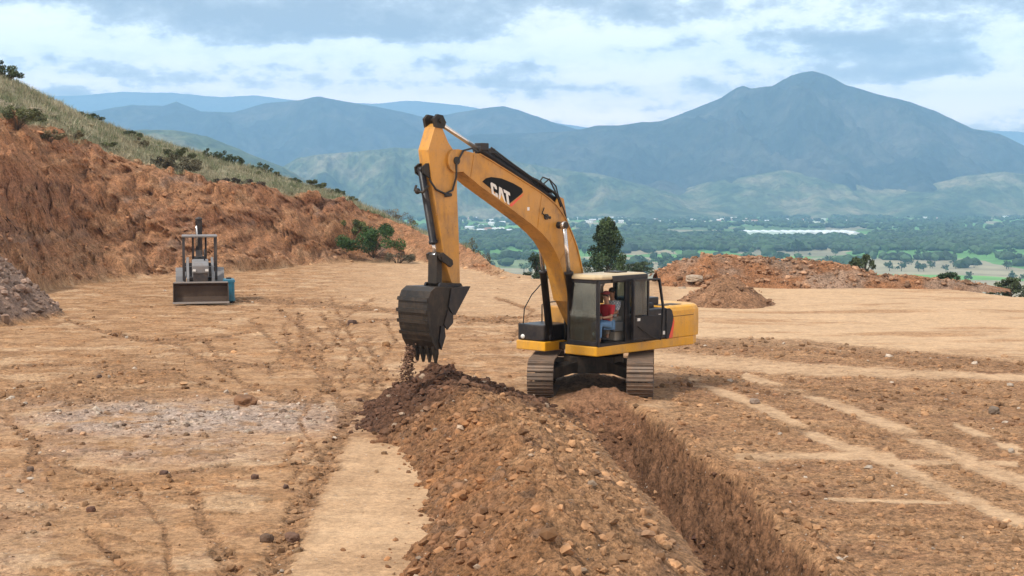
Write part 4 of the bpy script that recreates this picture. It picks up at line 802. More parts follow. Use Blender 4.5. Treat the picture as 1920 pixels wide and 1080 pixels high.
# black engine side with the red slash
sidep = MB().box(-1.318, -.36, .36, 1.345, HB + .237, 2.10).box(-1.318, .3, -1.30, .30, HB + .237, 2.02)
sidep.build('engine_cover', M_BLK, ex, .03)
bd = MB().prism([(-1.26, HB + .24), (-1.36, HB + .24), (-1.50, 1.62), (-1.56, 1.85), (-1.50, 2.02), (-1.40, 2.085), (-1.26, 2.085)], 1.352, 1.365).build('side_decal', M_BLK, ex)
MB().prism([(-1.36, HB + .245), (-1.52, HB + .245), (-1.60, 1.72), (-1.575, 1.82), (-1.50, 1.62)], 1.352, 1.368).build('red_slash', M_RED, ex)
MB().prism([(-1.25, 2.04), (-1.2, 2.22), (-.5, 2.26), (-.42, 2.04)], .1, 1.0).build('hood_top', M_BLK, ex, .03)
MB().box(-1.75, -.9, -.2, .75, 2.13, 2.33).build('air_intake_box', M_BLK, ex, .03)
MB().tube([(-1.2, -.75, 2.0), (-1.2, -.75, 2.55), (-1.28, -.75, 2.66)], .06, 10).build('exhaust_pipe', M_STEEL, ex)
MB().box(-1.318, .45, -1.33, -.45, HB + .24, 2.12).build('fuel_tank', M_YEL, ex, .04)
MB().box(.5, 1.46, -1.31, -.42, HB + .24, 1.72).build('tool_box', M_BLK, ex, .035)
MB().ball((1.475, -1.12, 1.40), (.03, .07, .06)).build('work_lamp', M_WHITE, ex)
MB().tube([(1.35, -1.22, 1.72), (1.33, -1.2, 2.1), (1.22, -1.05, 2.45), (1.05, -.85, 2.75), (.9, -.7, 2.95)], .016, 6).build('mirror_rail', M_RUB, ex)
MB().tube([(.6, -1.25, 1.72), (.6, -1.25, 2.15), (.45, -1.25, 2.2), (-.2, -1.25, 2.2), (-.2, -1.25, 2.12)], .018, 6).build('handrail', M_BLK, ex)
# ---- cab
CA0, CA1, CB0, CB1, CZ0, CZ1 = -.42, 1.45, .34, 1.335, HB + .24, 2.93
cab = MB(); w = .075
cab.box(CA0, CA1, CB0, CB1, CZ0, CZ0 + .05)                        # floor
cab.box(CA1 - .07, CA1, CB0, CB0 + .06, CZ0, CZ1); cab.box(CA1 - .08, CA1, CB1 - .08, CB1, CZ0, CZ1)
cab.box(CA1 - .06, CA1, CB0, CB1, CZ0 + .05, CZ0 + .11); cab.box(CA1 - .06, CA1 - .003, CB0, CB1, CZ1 - .09, CZ1)
cab.box(CA0, CA0 + .09, CB0, CB0 + .09, CZ0, CZ1); cab.box(CA0, CA0 + .1, CB1 - .09, CB1, CZ0, CZ1)
cab.box(.22, .38, CB1 - .07, CB1 + .003, CZ0, CZ1)                                 # pillar behind the door opening
cab.box(.26, .36, CB0, CB0 + .05, CZ0, CZ1)
cab.box(CA0, CA1, CB1 - .07, CB1, CZ1 - .09, CZ1 - .002); cab.box(CA0, CA1, CB0, CB0 + .06, CZ1 - .09, CZ1 - .002); cab.box(CA0, CA0 + .07, CB0, CB1, CZ1 - .1, CZ1 - .002)
cab.box(CA0, .22, CB1 - .05, CB1 - .005, CZ0, 1.95); cab.box(CA0, CA0 + .05, CB0, CB1, CZ0, 1.80); cab.box(CA0, .9, CB0, CB0 + .04, CZ0, 1.80)
cb_ = cab.build('cab', M_BLK, ex, .014)
MB().box(CA1 - .035, CA1 - .022, CB0 + .06, CB1 - .08, CZ0 + .11, CZ1 - .09).build('windscreen', M_GLASS, cb_)
MB().box(CA0 + .1, .22, CB1 - .035, CB1 - .025, 1.95, CZ1 - .09).build('side_window', M_GLASS, cb_)
MB().box(.36, CA1 - .07, CB0 + .02, CB0 + .03, 1.80, CZ1 - .09).build('side_window', M_GLASS, cb_); MB().box(CA0 + .02, CA0 + .03, CB0 + .09, CB1 - .09, 1.80, CZ1 - .1).build('rear_window', M_GLASS, cb_)
rf = MB(); pl = [(CA0 - .03, CB0 - .01), (CA1 + .03, CB0 - .01), (CA1 + .03, CB1 - .10), (CA1 - .12, CB1 + .03), (CA0 - .03, CB1 + .03)]
cx0, cy0 = .5, .83; top_ = [(cx0 + (a - cx0) * .93, cy0 + (b - cy0) * .88) for a, b in pl]
V = [(a, b, CZ1) for a, b in pl] + [(a, b, CZ1 + .07) for a, b in pl] + [(a, b, CZ1 + .12) for a, b in top_]; k = 5
rf.raw(V, [(j * k + i, j * k + (i + 1) % k, (j + 1) * k + (i + 1) % k, (j + 1) * k + i) for j in range(2) for i in range(k)] + [tuple(range(k)), tuple(range(2 * k, 3 * k))])
rf.build('cab_roof', M_CREAM, ex, .02)
MB().box(CA0 - .04, .95, CB1 - .02, CB1 + .045, CZ1 - .06, CZ1 + .085).build('roof_rail', M_BLK, ex, .02)
MB().box(-.1, .35, .6, 1.0, CZ1 + .122, CZ1 + .15).build('roof_hatch', M_STEEL, ex, .01)
# door folded back against the side
dr = MB(); db = CB1 + .12; de = CB1 + .27
def dbar(p, q_, w_=.06, h_=.05): dr.bar(p, q_, w_, h_)
dbar((.24, db, CZ0 + .08), (.24, db, CZ1 - .03), .05, .08); dbar((.24, db, CZ1 - .05), (-.62, de, CZ1 - .05)); dbar((-.62, de, CZ1 - .03), (-.78, de + .01, 2.15), .05, .06); dbar((-.78, de + .01, 2.17), (-.72, de, CZ0 + .1), .05, .06); dbar((-.72, de, CZ0 + .1), (.24, db, CZ0 + .1), .06, .05)
dr.raw([(.24, db - .015, CZ0 + .1), (-.74, de - .015, CZ0 + .1), (-.76, de - .015, 1.98), (.24, db - .015, 1.98), (.24, db + .015, CZ0 + .1), (-.74, de + .015, CZ0 + .1), (-.76, de + .015, 1.98), (.24, db + .015, 1.98)], [(0, 1, 2, 3), (7, 6, 5, 4), (0, 4, 5, 1), (1, 5, 6, 2), (2, 6, 7, 3), (3, 7, 4, 0)])
dbar((-.27, (db + de) / 2, 1.98), (-.27, (db + de) / 2, CZ1 - .05), .05, .05)
do = dr.build('cab_door', M_BLK, ex, .006)
MB().box(-.05, .12, db + .03, db + .05, 1.86, 1.93).build('door_sticker', M_WHITE, do)
MB().tube([(.1, db + .05, 1.72), (-.3, de + .02, 1.45), (-.62, de + .07, 1.35)], .012, 6).tube([(-.62, de + .05, 1.35), (-.62, de + .05, 1.6)], .015, 6).build('door_handle', M_STEEL, do)
dg = MB().raw([(.2, db, 2.0), (-.24, (db + de) / 2 - .01, 2.0), (-.24, (db + de) / 2 - .01, CZ1 - .07), (.2, db, CZ1 - .07), (.2, db + .006, 2.0), (-.24, (db + de) / 2 - .004, 2.0), (-.24, (db + de) / 2 - .004, CZ1 - .07), (.2, db + .006, CZ1 - .07)], [(0, 1, 2, 3), (7, 6, 5, 4)]); dg.build('door_glass', M_GLASS, do)
for a_, z_ in ((-.98, 1.92), (-1.1, 1.92), (-1.16, 1.47)): MB().box(a_ - .045, a_ + .045, 1.347, 1.362, z_ - .045, z_ + .045).build('warning_label', M_WHITE, ex)
# things inside the cab
MB().box(.0, .5, .62, 1.1, CZ0 + .05, CZ0 + .38).box(.0, .5, .6, 1.12, CZ0 + .38, CZ0 + .47).box(-.12, .02, .6, 1.12, CZ0 + .42, CZ0 + 1.02).build('driver_seat', M_SEAT, ex, .04)
MB().box(.45, .75, .42, .6, CZ0 + .05, CZ0 + .62).box(.1, .75, 1.14, 1.25, CZ0 + .3, CZ0 + .55).build('side_console', M_INT, ex, .03)
MB().box(.95, 1.2, .42, .62, CZ0 + .3, CZ0 + .75).tube([(.8, .52, CZ0 + .62), (.86, .52, CZ0 + .85)], .015, 6).build('monitor', M_INT, ex, .02)
MB().box(.5, .9, .375, .39, 2.1, 2.85).build('sun_shade', M_SEAT, ex)
MB().box(1.28, 1.36, .5, .75, CZ0 + .1, CZ0 + .42).box(1.3, 1.35, .5, .7, CZ0 + .55, CZ0 + .85).build('cool_box', flat('teal_plastic', (.18, .36, .33), .5), ex, .02)
MB().ball((1.40, 1.16, CZ0 + .30), (.02, .065, .065)).build('inspection_disc', M_WHITE, ex)
# ---- boom
TOP = [(5.09, 6.03), (4.43, 5.93), (4.07, 5.79), (3.35, 5.49), (2.6, 5.17), (2.3, 5.04), (2.02, 4.90), (1.80, 4.77), (1.62, 4.62), (1.45, 4.45), (1.30, 4.24), (1.14, 3.99), (1.0, 3.74), (.88, 3.45), (.80, 3.2), (.70, 2.9), (.56, 2.5), (.34, 2.05), (.12, 1.72)]
BOT = [(.30, 1.45), (.62, 1.5), (.95, 1.9), (1.25, 2.35), (1.37, 2.73), (1.46, 2.98), (1.54, 3.2), (1.63, 3.38), (1.74, 3.55), (1.87, 3.72), (2.01, 3.87), (2.28, 4.08), (2.59, 4.27), (2.95, 4.46), (3.35, 4.67), (4.43, 5.22), (4.95, 5.52)]
tip = [(5.17 + .27 * math.cos(a), 5.77 + .27 * math.sin(a)) for a in [R(-85 + 22 * i) for i in range(8)]]
bm_ = MB().prism(TOP + BOT + tip, -.235, .235); 
def flange(mb, pts, off, y0, y1, th=.02):
    for (a, z), (c, e) in zip(pts[:-1], pts[1:]):
        l_ = math.hypot(c - a, e - z); nx, nz = -(e - z) / l_ * off, (c - a) / l_ * off
        mb.prism([(a - nx * .1, z - nz * .1), (c - nx * .1, e - nz * .1), (c + nx, e + nz), (a + nx, z + nz)], y0, y1)
boom = bm_.build('boom', M_YEL, ex, .008)
f1 = MB(); flange(f1, TOP[1:], -.02, -.262, .262); f1.build('top_plate', M_YEL, boom); f2 = MB(); flange(f2, BOT[3:], -.02, -.262, .262); f2.build('bottom_plate', M_YEL, boom)
MB().tube([(1.67, -.5, 4.25), (1.67, .5, 4.25)], .085, 16).build('boom_pin', M_STEEL, boom)
MB().tube([(2.13, -.28, 4.46), (2.13, .28, 4.46)], .07, 12).tube([(2.13, .28, 4.46), (2.3, .27, 4.55), (2.22, .265, 4.68)], .014, 5).tube([(2.0, .24, 4.44), (2.0, .27, 4.44)], .035, 8).build('hose_port', M_STEEL, boom)
# the mark on the boom side
DB = .2365
dec = MB().prism([(4.34, 5.30), (4.22, 5.38), (4.04, 5.41), (3.7, 5.38), (3.30, 5.27), (2.99, 5.15), (2.95, 5.06), (3.03, 5.00), (3.44, 4.78)], DB, DB + .004).build('boom_decal', flat('decal_black', (.004, .004, .005), .6, 0, .15), boom)
MB().prism([(2.90, 5.03), (3.00, 4.99), (3.43, 4.755), (3.35, 4.71)], DB, DB + .005).build('decal_stripe', M_RED, dec)
O = Vector((4.02, 4.985)); e1 = Vector((-.900, -.345)).normalized(); e2 = Vector((.18, .95)).normalized()
def LP(pts, y0, y1, mb): mb.prism([tuple(O + e1 * x_ * .92 + e2 * y_ * 1.0) for x_, y_ in pts], y0, y1)
lt = MB(); hh_ = .32
LP([(.24, .21), (.24, .32 - .03), (.20, .32), (.04, .32), (0, .28), (0, .04), (.04, 0), (.20, 0), (.24, .04), (.24, .12), (.155, .12), (.155, .075), (.085, .075), (.085, .245), (.155, .245), (.155, .21)], DB + .004, DB + .009, lt)
LP([(.26, 0), (.345, .32), (.455, .32), (.54, 0), (.455, 0), (.44, .06), (.40, .21), (.36, .06), (.345, 0)], DB + .004, DB + .009, lt)
LP([(.52, .245), (.52, .32), (.77, .32), (.77, .245), (.69, .245), (.69, 0), (.60, 0), (.60, .245)], DB + .004, DB + .009, lt)
lt.build('decal_lettering', M_WHITE, dec)
ty = MB(); LP([(.29, -.03), (.40, .15), (.51, -.03)], DB + .0095, DB + .012, ty); ty.build('decal_triangle', M_YEL2, dec)
for (a0, z0_, a1, z1_) in ((4.60, 5.98, 4.72, 5.40), (2.28, 5.0, 2.42, 4.20), (1.13, 3.95, 1.60, 3.36), (.72, 2.9, 1.3, 2.62)):
    MB().bar((a0, .237, z0_), (a1, .237, z1_), .014, .02).build('weld_seam', M_YEL, boom)
for k_ in range(3): MB().box(2.72 - k_ * .0, 2.80, .236, .240, 4.62 + k_ * .0, 4.70).build('safety_label', M_WHITE, boom) if k_ == 0 else None
# ---- stick
SR = [(5.78, 6.52), (5.66, 6.60), (5.55, 6.5), (5.36, 6.18), (5.10, 5.9), (5.08, 5.5), (5.09, 5.1), (5.04, 4.13), (5.0, 2.95), (5.04, 2.86), (5.16, 2.86)]
SL = [(5.29, 3.04), (5.45, 3.41), (5.72, 4.62), (5.90, 5.40), (5.99, 6.0)]
stk = MB().prism(SR + SL, -.165, .165).build('stick', M_YEL, ex, .01)
for z_ in (4.55, 3.7, 5.95): MB().box(5.12, 5.60 + (z_ - 3.7) * .2, .166, .172, z_, z_ + .014).build('weld_seam', M_YEL, stk)
MB().prism([(5.78, 6.50), (5.83, 6.70), (5.72, 6.80), (5.55, 6.78), (5.45, 6.62), (5.52, 6.48)], -.19, -.12).prism([(5.78, 6.50), (5.83, 6.70), (5.72, 6.80), (5.55, 6.78), (5.45, 6.62), (5.52, 6.48)], .12, .19).tube([(5.62, -.23, 6.66), (5.62, .23, 6.66)], .06, 12).build('stick_end_bracket', M_STEEL, stk)
MB().tube([(5.18, -.27, 5.77), (5.18, .27, 5.77)], .09, 16).build('stick_pin', M_STEEL, stk)
MB().tube([(5.93, .12, 5.35), (5.78, .19, 5.12), (5.5, .20, 5.02), (5.27, .2, 5.1), (5.17, .22, 5.4), (5.2, .26, 5.7), (5.0, .28, 6.0), (4.7, .26, 6.06), (4.45, .2, 5.98)], .024, 7).tube([(5.5, .18, 4.98), (5.3, .18, 5.0)], .04, 7).build('stick_hose', M_RUB, ex)
# ---- cylinders
def cyl(name, a, b, split, r0, r1, y, parent=ex):
    A, B = Vector((a[0], y, a[1])), Vector((b[0], y, b[1])); Mm = A.lerp(B, split); u_ = (B - A).normalized()
    bd_ = MB(); bd_.tube([Mm - u_ * .07, Mm - u_ * .0, Mm + u_ * .0001, B], [r0 * 1.22, r0 * 1.22, r0, r0], 14); bd_.tube([(b[0], y - r0 * .9, b[1]), (b[0], y + r0 * .9, b[1])], r0 * .95, 12)
    bd_.tube([Mm + Vector((0, r0 * .6, r0 * 1.1)), B.lerp(Mm, .1) + Vector((0, r0 * .6, r0 * 1.1))], .02, 6)
    o = bd_.build(name, M_BLK, parent)
    rd_ = MB(); rd_.tube([A, Mm], r1, 12); rd_.tube([(a[0], y - r1, a[1]), (a[0], y + r1, a[1])], r1 * 1.7, 12); rd_.build('piston_rod', M_CHROME, o); return o
cyl('stick_cylinder', (5.58, 6.66), (1.50, 4.82), .335, .105, .055, 0)
MB().prism([(1.2, 4.2), (1.38, 4.9), (1.56, 4.95), (1.75, 4.70)], -.16, -.11).prism([(1.2, 4.2), (1.38, 4.9), (1.56, 4.95), (1.75, 4.70)], .11, .16).build('cylinder_lug', M_YEL, boom)
cyl('boom_cylinder', (1.67, 4.25), (1.22, 1.42), .43, .095, .055, .42); cyl('boom_cylinder', (1.67, 4.25), (1.22, 1.42), .43, .095, .055, -.42)
cyl('bucket_cylinder', (5.62, 3.62), (6.05, 5.55), .18, .085, .045, 0)
MB().prism([(5.88, 5.35), (6.12, 5.48), (6.14, 5.62), (6.02, 5.70), (5.93, 5.7)], -.14, -.10).prism([(5.88, 5.35), (6.12, 5.48), (6.14, 5.62), (6.02, 5.70), (5.93, 5.7)], .10, .14).tube([(6.05, -.17, 5.2), (6.16, -.1, 5.1), (6.1, .1, 5.05), (6.0, .17, 5.2)], .03, 7).ball((6.12, -.05, 5.08), .07).build('cylinder_lug', M_STEEL, stk)
# hoses over the boom
for k_ in range(5):
    r_ = random.Random(k_); yy = -.16 + k_ * .08
    MB().tube([(3.9, yy * .6, 5.98 + .03 * k_), (3.2, yy * .7, 5.66 + .02 * k_), (2.5, yy, 5.36 + r_.uniform(0, .1)), (2.05, yy, 5.18 + r_.uniform(0, .14)), (1.6, yy, 4.95 + r_.uniform(-.02, .16)), (1.38, yy, 4.62 + r_.uniform(0, .1)), (1.15, yy, 4.08), (.95, yy, 3.6), (.72, yy, 3.0), (.4, yy, 2.3), (.1, yy, 1.95)], .022, 6).build('hydraulic_hose', M_RUB, ex)
MB().tube([(2.3, .1, 5.22), (2.2, .2, 5.42), (1.95, .2, 5.36), (1.7, .15, 5.1), (1.5, .18, 4.7)], .02, 6).tube([(2.05, .0, 5.2), (1.85, .1, 5.38), (1.6, .1, 5.2), (1.42, .1, 4.7)], .02, 6).build('hose_loop', M_RUB, ex)
MB().box(4.0, 4.25, -.11, .13, 6.02, 6.2).box(3.75, 4.0, -.1, .1, 5.95, 6.08).build('valve_block', M_BLK, ex, .02)
# ---- linkage and bucket
MB().prism([(5.28, 3.42), (5.36, 3.36), (5.68, 3.55), (5.70, 3.66), (5.60, 3.70), (5.30, 3.52)], -.23, -.17).prism([(5.28, 3.42), (5.36, 3.36), (5.68, 3.55), (5.70, 3.66), (5.60, 3.70), (5.30, 3.52)], .17, .23).tube([(5.62, -.25, 3.62), (5.62, .25, 3.62)], .06, 12).build('idler_link', M_STEEL, ex)
MB().prism([(5.54, 3.64), (5.60, 3.70), (5.70, 3.64), (5.72, 3.0), (5.66, 2.92), (5.55, 2.98)], -.15, .13).tube([(5.62, -.25, 2.97), (5.62, .25, 2.97)], .05, 12).build('power_link', M_STEEL, ex)
bk = MB(); BW = .47
side = [(5.62, 2.93), (6.08, 2.93), (6.22, 2.84), (6.30, 2.66), (6.32, 2.40), (6.28, 2.08), (6.18, 1.76), (6.04, 1.56), (5.93, 1.56), (5.86, 1.74), (5.80, 1.98), (5.58, 2.26), (5.48, 2.5), (5.42, 2.80)]
bk.prism(side, BW - .03, BW); bk.prism(side, -BW, -BW + .03)
back = [(5.50, 2.93), (6.08, 2.95), (6.235, 2.855), (6.325, 2.66), (6.345, 2.40), (6.305, 2.07), (6.205, 1.75), (6.06, 1.54)]
inn = [(5.50, 2.89), (6.06, 2.90), (6.19, 2.82), (6.27, 2.64), (6.29, 2.40), (6.25, 2.09), (6.15, 1.78), (5.99, 1.56)]
for i in range(7): bk.prism([back[i], back[i + 1], inn[i + 1], inn[i]], -BW - .01, BW + .01)
bucket = bk.build('bucket', M_STEEL, ex, .006)
for y0 in (-.26, .20): MB().prism([(5.02, 2.92), (5.06, 2.98), (5.7, 3.02), (5.78, 2.9), (5.5, 2.55), (5.35, 2.52), (5.06, 2.80)], y0, y0 + .06).build('bucket_ear', M_BLK, bucket)
MB().prism([(5.00, 2.92), (5.14, 2.93), (5.6, 2.90), (5.7, 2.5), (5.56, 2.30), (5.48, 2.3)], BW - .0, BW + .035).prism([(5.56, 2.30), (5.72, 2.42), (5.84, 2.1), (5.74, 1.98), (5.56, 2.12)], BW, BW + .035).prism([(5.84, 2.06), (5.94, 2.08), (6.0, 1.74), (5.93, 1.54), (5.80, 1.84)], BW, BW + .04).build('side_plate', M_BLK, bucket)
MB().tube([(5.10, -.3, 2.87), (5.10, .3, 2.87)], .07, 14).build('bucket_pin', M_STEEL, bucket)
for a0, z0_, a1, z1_ in ((6.30, 2.72, 6.325, 2.64), (6.345, 2.46, 6.345, 2.38), (6.325, 2.22, 6.315, 2.14), (6.265, 1.95, 6.24, 1.87)): MB().prism([(a0 - .01, z0_), (a0 + .045, z0_), (a1 + .045, z1_), (a1 - .01, z1_)], -BW - .02, BW + .02).build('wear_strip', M_STEEL, bucket)
for k_ in range(5):
    y0 = -.40 + k_ * .2; V = [(6.13, y0 - .055, 1.70), (6.13, y0 + .055, 1.70), (5.98, y0 + .055, 1.60), (5.98, y0 - .055, 1.60), (6.03, y0 - .02, 1.24), (6.03, y0 + .02, 1.24), (5.99, y0 + .02, 1.24), (5.99, y0 - .02, 1.24), (6.09, y0 - .05, 1.50), (6.09, y0 + .05, 1.50), (5.96, y0 + .05, 1.46), (5.96, y0 - .05, 1.46)]
    MB().raw(V, [(0, 1, 2, 3), (0, 8, 9, 1), (1, 9, 10, 2), (2, 10, 11, 3), (3, 11, 8, 0), (8, 4, 5, 9), (9, 5, 6, 10), (10, 6, 7, 11), (11, 7, 4, 8), (4, 7, 6, 5)]).build('bucket_tooth', M_STEEL, bucket)
# soil falling off the teeth onto the heap
n = 700; tt = rng.random(n) ** .8; bx_, by_ = wx(766, 31.6), 31.75
P = np.stack([bx_ + .02 - .10 * tt + rng.normal(0, .05 + .05 * tt, n), by_ + rng.normal(0, .09, n), 1.62 - .75 * tt ** 1.2 + rng.normal(0, .05, n)], 1)
stones('falling_soil', P, .010 + .03 * rng.random(n) ** 3, np.array([.13, .075, .05]) * rng.uniform(.6, 1.8, (n, 1)), 'thin stream of dark soil dropping from the bucket teeth', 'falling soil')
# ================================================================== PEOPLE IN THE CAB
def skin(name, pts, edges, mat, parent, root=0, sub=1):
    bm = bmesh.new(); ly = bm.verts.layers.skin.verify(); vs = []
    for i, (p, r_) in enumerate(pts):
        v_ = bm.verts.new(p); rr = r_ if hasattr(r_, '__len__') else (r_, r_); v_[ly].radius = rr; v_[ly].use_root = (i == root); vs.append(v_)
    for a, b in edges: bm.edges.new((vs[a], vs[b]))
    me = bpy.data.meshes.new(name); bm.to_mesh(me); bm.free(); o = link(name, me, mat, parent)
    o.modifiers.new('skin', 'SKIN').use_smooth_shade = True; s_ = o.modifiers.new('sub', 'SUBSURF'); s_.levels = s_.render_levels = sub; return o
M_SKIN = flat('skin', (.30, .16, .10), .6); M_HAIR = flat('dark_hair', (.02, .016, .014), .7)
def seated(loc, rz, shirt, pants, label, cap=None, lean=.05, legspread=.12, kneez=.03, extra=0):
    t_ = empty('person', loc, rz); tag(t_, label, 'person')
    J = [((0, 0, 0), (.14, .11)), ((lean * .4, 0, .2), (.13, .10)), ((lean, 0, .38), (.15, .10)), ((lean * 1.3, 0, .50), .055), ((lean * 1.3 + .02, 0, .57), .06), ((lean * 1.3 + .03, 0, .65), (.075, .09)), ((lean * 1.3 + .03, 0, .74), (.06, .075))]
    E_ = [(0, 1), (1, 2), (2, 3), (3, 4), (4, 5), (5, 6)]
    for s in (-1, 1):
        b_ = len(J); J += [((lean, .16 * s, .43), .058), ((lean + .12, .23 * s, .2), .042), ((lean + .34, .20 * s, .19), .03), ((lean + .41, .19 * s, .19), (.03, .018))]; E_ += [(2, b_), (b_, b_ + 1), (b_ + 1, b_ + 2), (b_ + 2, b_ + 3)]
        c_ = len(J); J += [((.05, .09 * s, -.01), .085), ((.42, legspread * s, kneez), .06), ((.44 + extra, legspread * s, -.36), .042), ((.46 + extra, legspread * s, -.42), .04), ((.58 + extra, legspread * s, -.44), .03)]; E_ += [(0, c_), (c_, c_ + 1), (c_ + 1, c_ + 2), (c_ + 2, c_ + 3), (c_ + 3, c_ + 4)]
    body = skin('body', J, E_, M_SKIN, t_, 0, 2); hx, hz = lean * 1.3 + .03, .69
    MB().ball((hx + .10, 0, hz - .01), (.018, .014, .022)).ball((hx + .088, -.033, hz + .015), (.01, .014, .008)).ball((hx + .088, .033, hz + .015), (.01, .014, .008)).ball((hx + .083, 0, hz - .052), (.01, .026, .007)).ball((hx, -.085, hz), (.02, .012, .03)).ball((hx, .085, hz), (.02, .012, .03)).build('face', M_SKIN, t_)
    MB().ball((hx - .015, 0, hz + .045), (.10, .088, .082), 0, 14, 8).build('hair', M_HAIR, t_)
    if cap: MB().ball((hx - .005, 0, hz + .075), (.103, .094, .062), 0, 14, 8).slab([(hx + .06, -.07), (hx + .17, -.05), (hx + .18, .05), (hx + .06, .07)], hz + .07, hz + .085).build('cap', cap, t_)
    sh = [((0, 0, -.02), (.155, .125)), ((lean * .4, 0, .2), (.145, .115)), ((lean, 0, .38), (.165, .115)), ((lean * 1.2, 0, .475), .075)]; se = [(0, 1), (1, 2), (2, 3)]
    for s in (-1, 1): b_ = len(sh); sh += [((lean, .16 * s, .43), .072), ((lean + .11, .225 * s, .22), .056)]; se += [(2, b_), (b_, b_ + 1)]
    skin('shirt', sh, se, shirt, t_, 0, 2)
    tp = [((0, 0, -.01), (.15, .12))]; te = []
    for s in (-1, 1): b_ = len(tp); tp += [((.05, .09 * s, -.01), .098), ((.42, legspread * s, kneez), .074), ((.44 + extra, legspread * s, -.35), .058)]; te += [(0, b_), (b_, b_ + 1), (b_ + 1, b_ + 2)]
    skin('trousers', tp, te, pants, t_, 0, 2)
    for s in (-1, 1):
        MB().ball((.53 + extra, legspread * s, -.435), (.13, .05, .045)).build('shoe', M_RUB, t_)
        hb = Vector((lean + .43, .19 * s, .19))
        for f_ in range(4):
            o_ = (f_ - 1.5) * .019; l_ = (.034, .04, .038, .03)[f_]
            MB().tube([hb + Vector((0, 0, o_)), hb + Vector((l_, -.008 * s, o_)), hb + Vector((l_ * 1.5, -.03 * s, o_)), hb + Vector((l_ * 1.2, -.05 * s, o_))], [.009, .009, .008, .007], 6).build('finger', M_SKIN, t_)
        MB().tube([hb + Vector((-.03, -.01 * s, .02)), hb + Vector((0, -.035 * s, .035)), hb + Vector((.025, -.045 * s, .03))], [.011, .010, .008], 6).build('thumb', M_SKIN, t_)
    return t_
Mex = Matrix.Translation((EX, EY, EZ)) @ Matrix.Rotation(R(-90 - SW), 4, 'Z')
RED_C = flat('red_cloth', (.33, .015, .022), .85); JEAN = flat('denim', (.10, .20, .36), .9)
m, q, b = new_mat('plaid_cloth'); co = q.add('ShaderNodeTexCoord').outputs['Object']; ch_ = q.add('ShaderNodeTexChecker'); q.put(ch_.inputs[0], co); ch_.inputs['Scale'].default_value = 22; ch_.inputs[1].default_value = (.62, .64, .66, 1); ch_.inputs[2].default_value = (.25, .29, .36, 1); q.l.new(ch_.outputs[0], b.inputs['Base Color']); b.inputs['Roughness'].default_value = .9; PLAID = m
seated(Mex @ Vector((.78, 1.08, CZ0 + .50)), R(-90 - SW), RED_C, JEAN, 'person in a red shirt, blue jeans and cap at the open cab door', flat('dark_red_cap', (.16, .02, .02), .8), .02, .10)
seated(Mex @ Vector((.26, .86, CZ0 + .56)), R(-90 - SW), PLAID, flat('grey_cloth', (.26, .25, .23), .9), 'person in a grey and white checked shirt sitting on the driver seat of the excavator', None, .04, .14, .02, -.02)
# ================================================================== BACKHOE LOADER
LX, LY = wx(374, 67.0), 67.0
ld = empty('backhoe_loader', (LX, LY, float(zat(LX, LY)[0])), R(-77)); tag(ld, 'dusty grey and white backhoe loader parked facing the camera below the cut bank', 'loader')
M_LG = paint('dusty_grey_paint', (.19, .19, .20), .5, (.15, .105, .075), .45); M_LD = paint('dark_machine', (.035, .035, .04), .5, (.25, .16, .1), .4); M_BIN = paint('rusty_bucket', (.05, .03, .02), .6, (.10, .06, .035), .5, 3)
M_EDGE = paint('bare_edge', (.30, .28, .27), .4, (.3, .2, .13), .3)
lb = MB(); bw = 1.2; pr = [(3.05, .14), (2.45, .12), (2.28, .35), (2.25, .9), (2.42, 1.02), (2.46, .97), (2.33, .86), (2.35, .38), (2.48, .18), (3.05, .18)]
lb.prism(pr, -bw, bw); sp_ = [(3.05, .14), (2.45, .12), (2.28, .35), (2.25, .9), (2.44, 1.02), (2.95, .35)]; lb.prism(sp_, bw, bw + .035); lb.prism(sp_, -bw - .035, -bw)
fbk = lb.build('front_bucket', M_BIN, ld, .01)
MB().box(3.02, 3.12, -bw - .05, bw + .05, .11, .185).box(2.40, 2.47, -bw, bw, 1.0, 1.06).build('cutting_edge', M_EDGE, fbk)
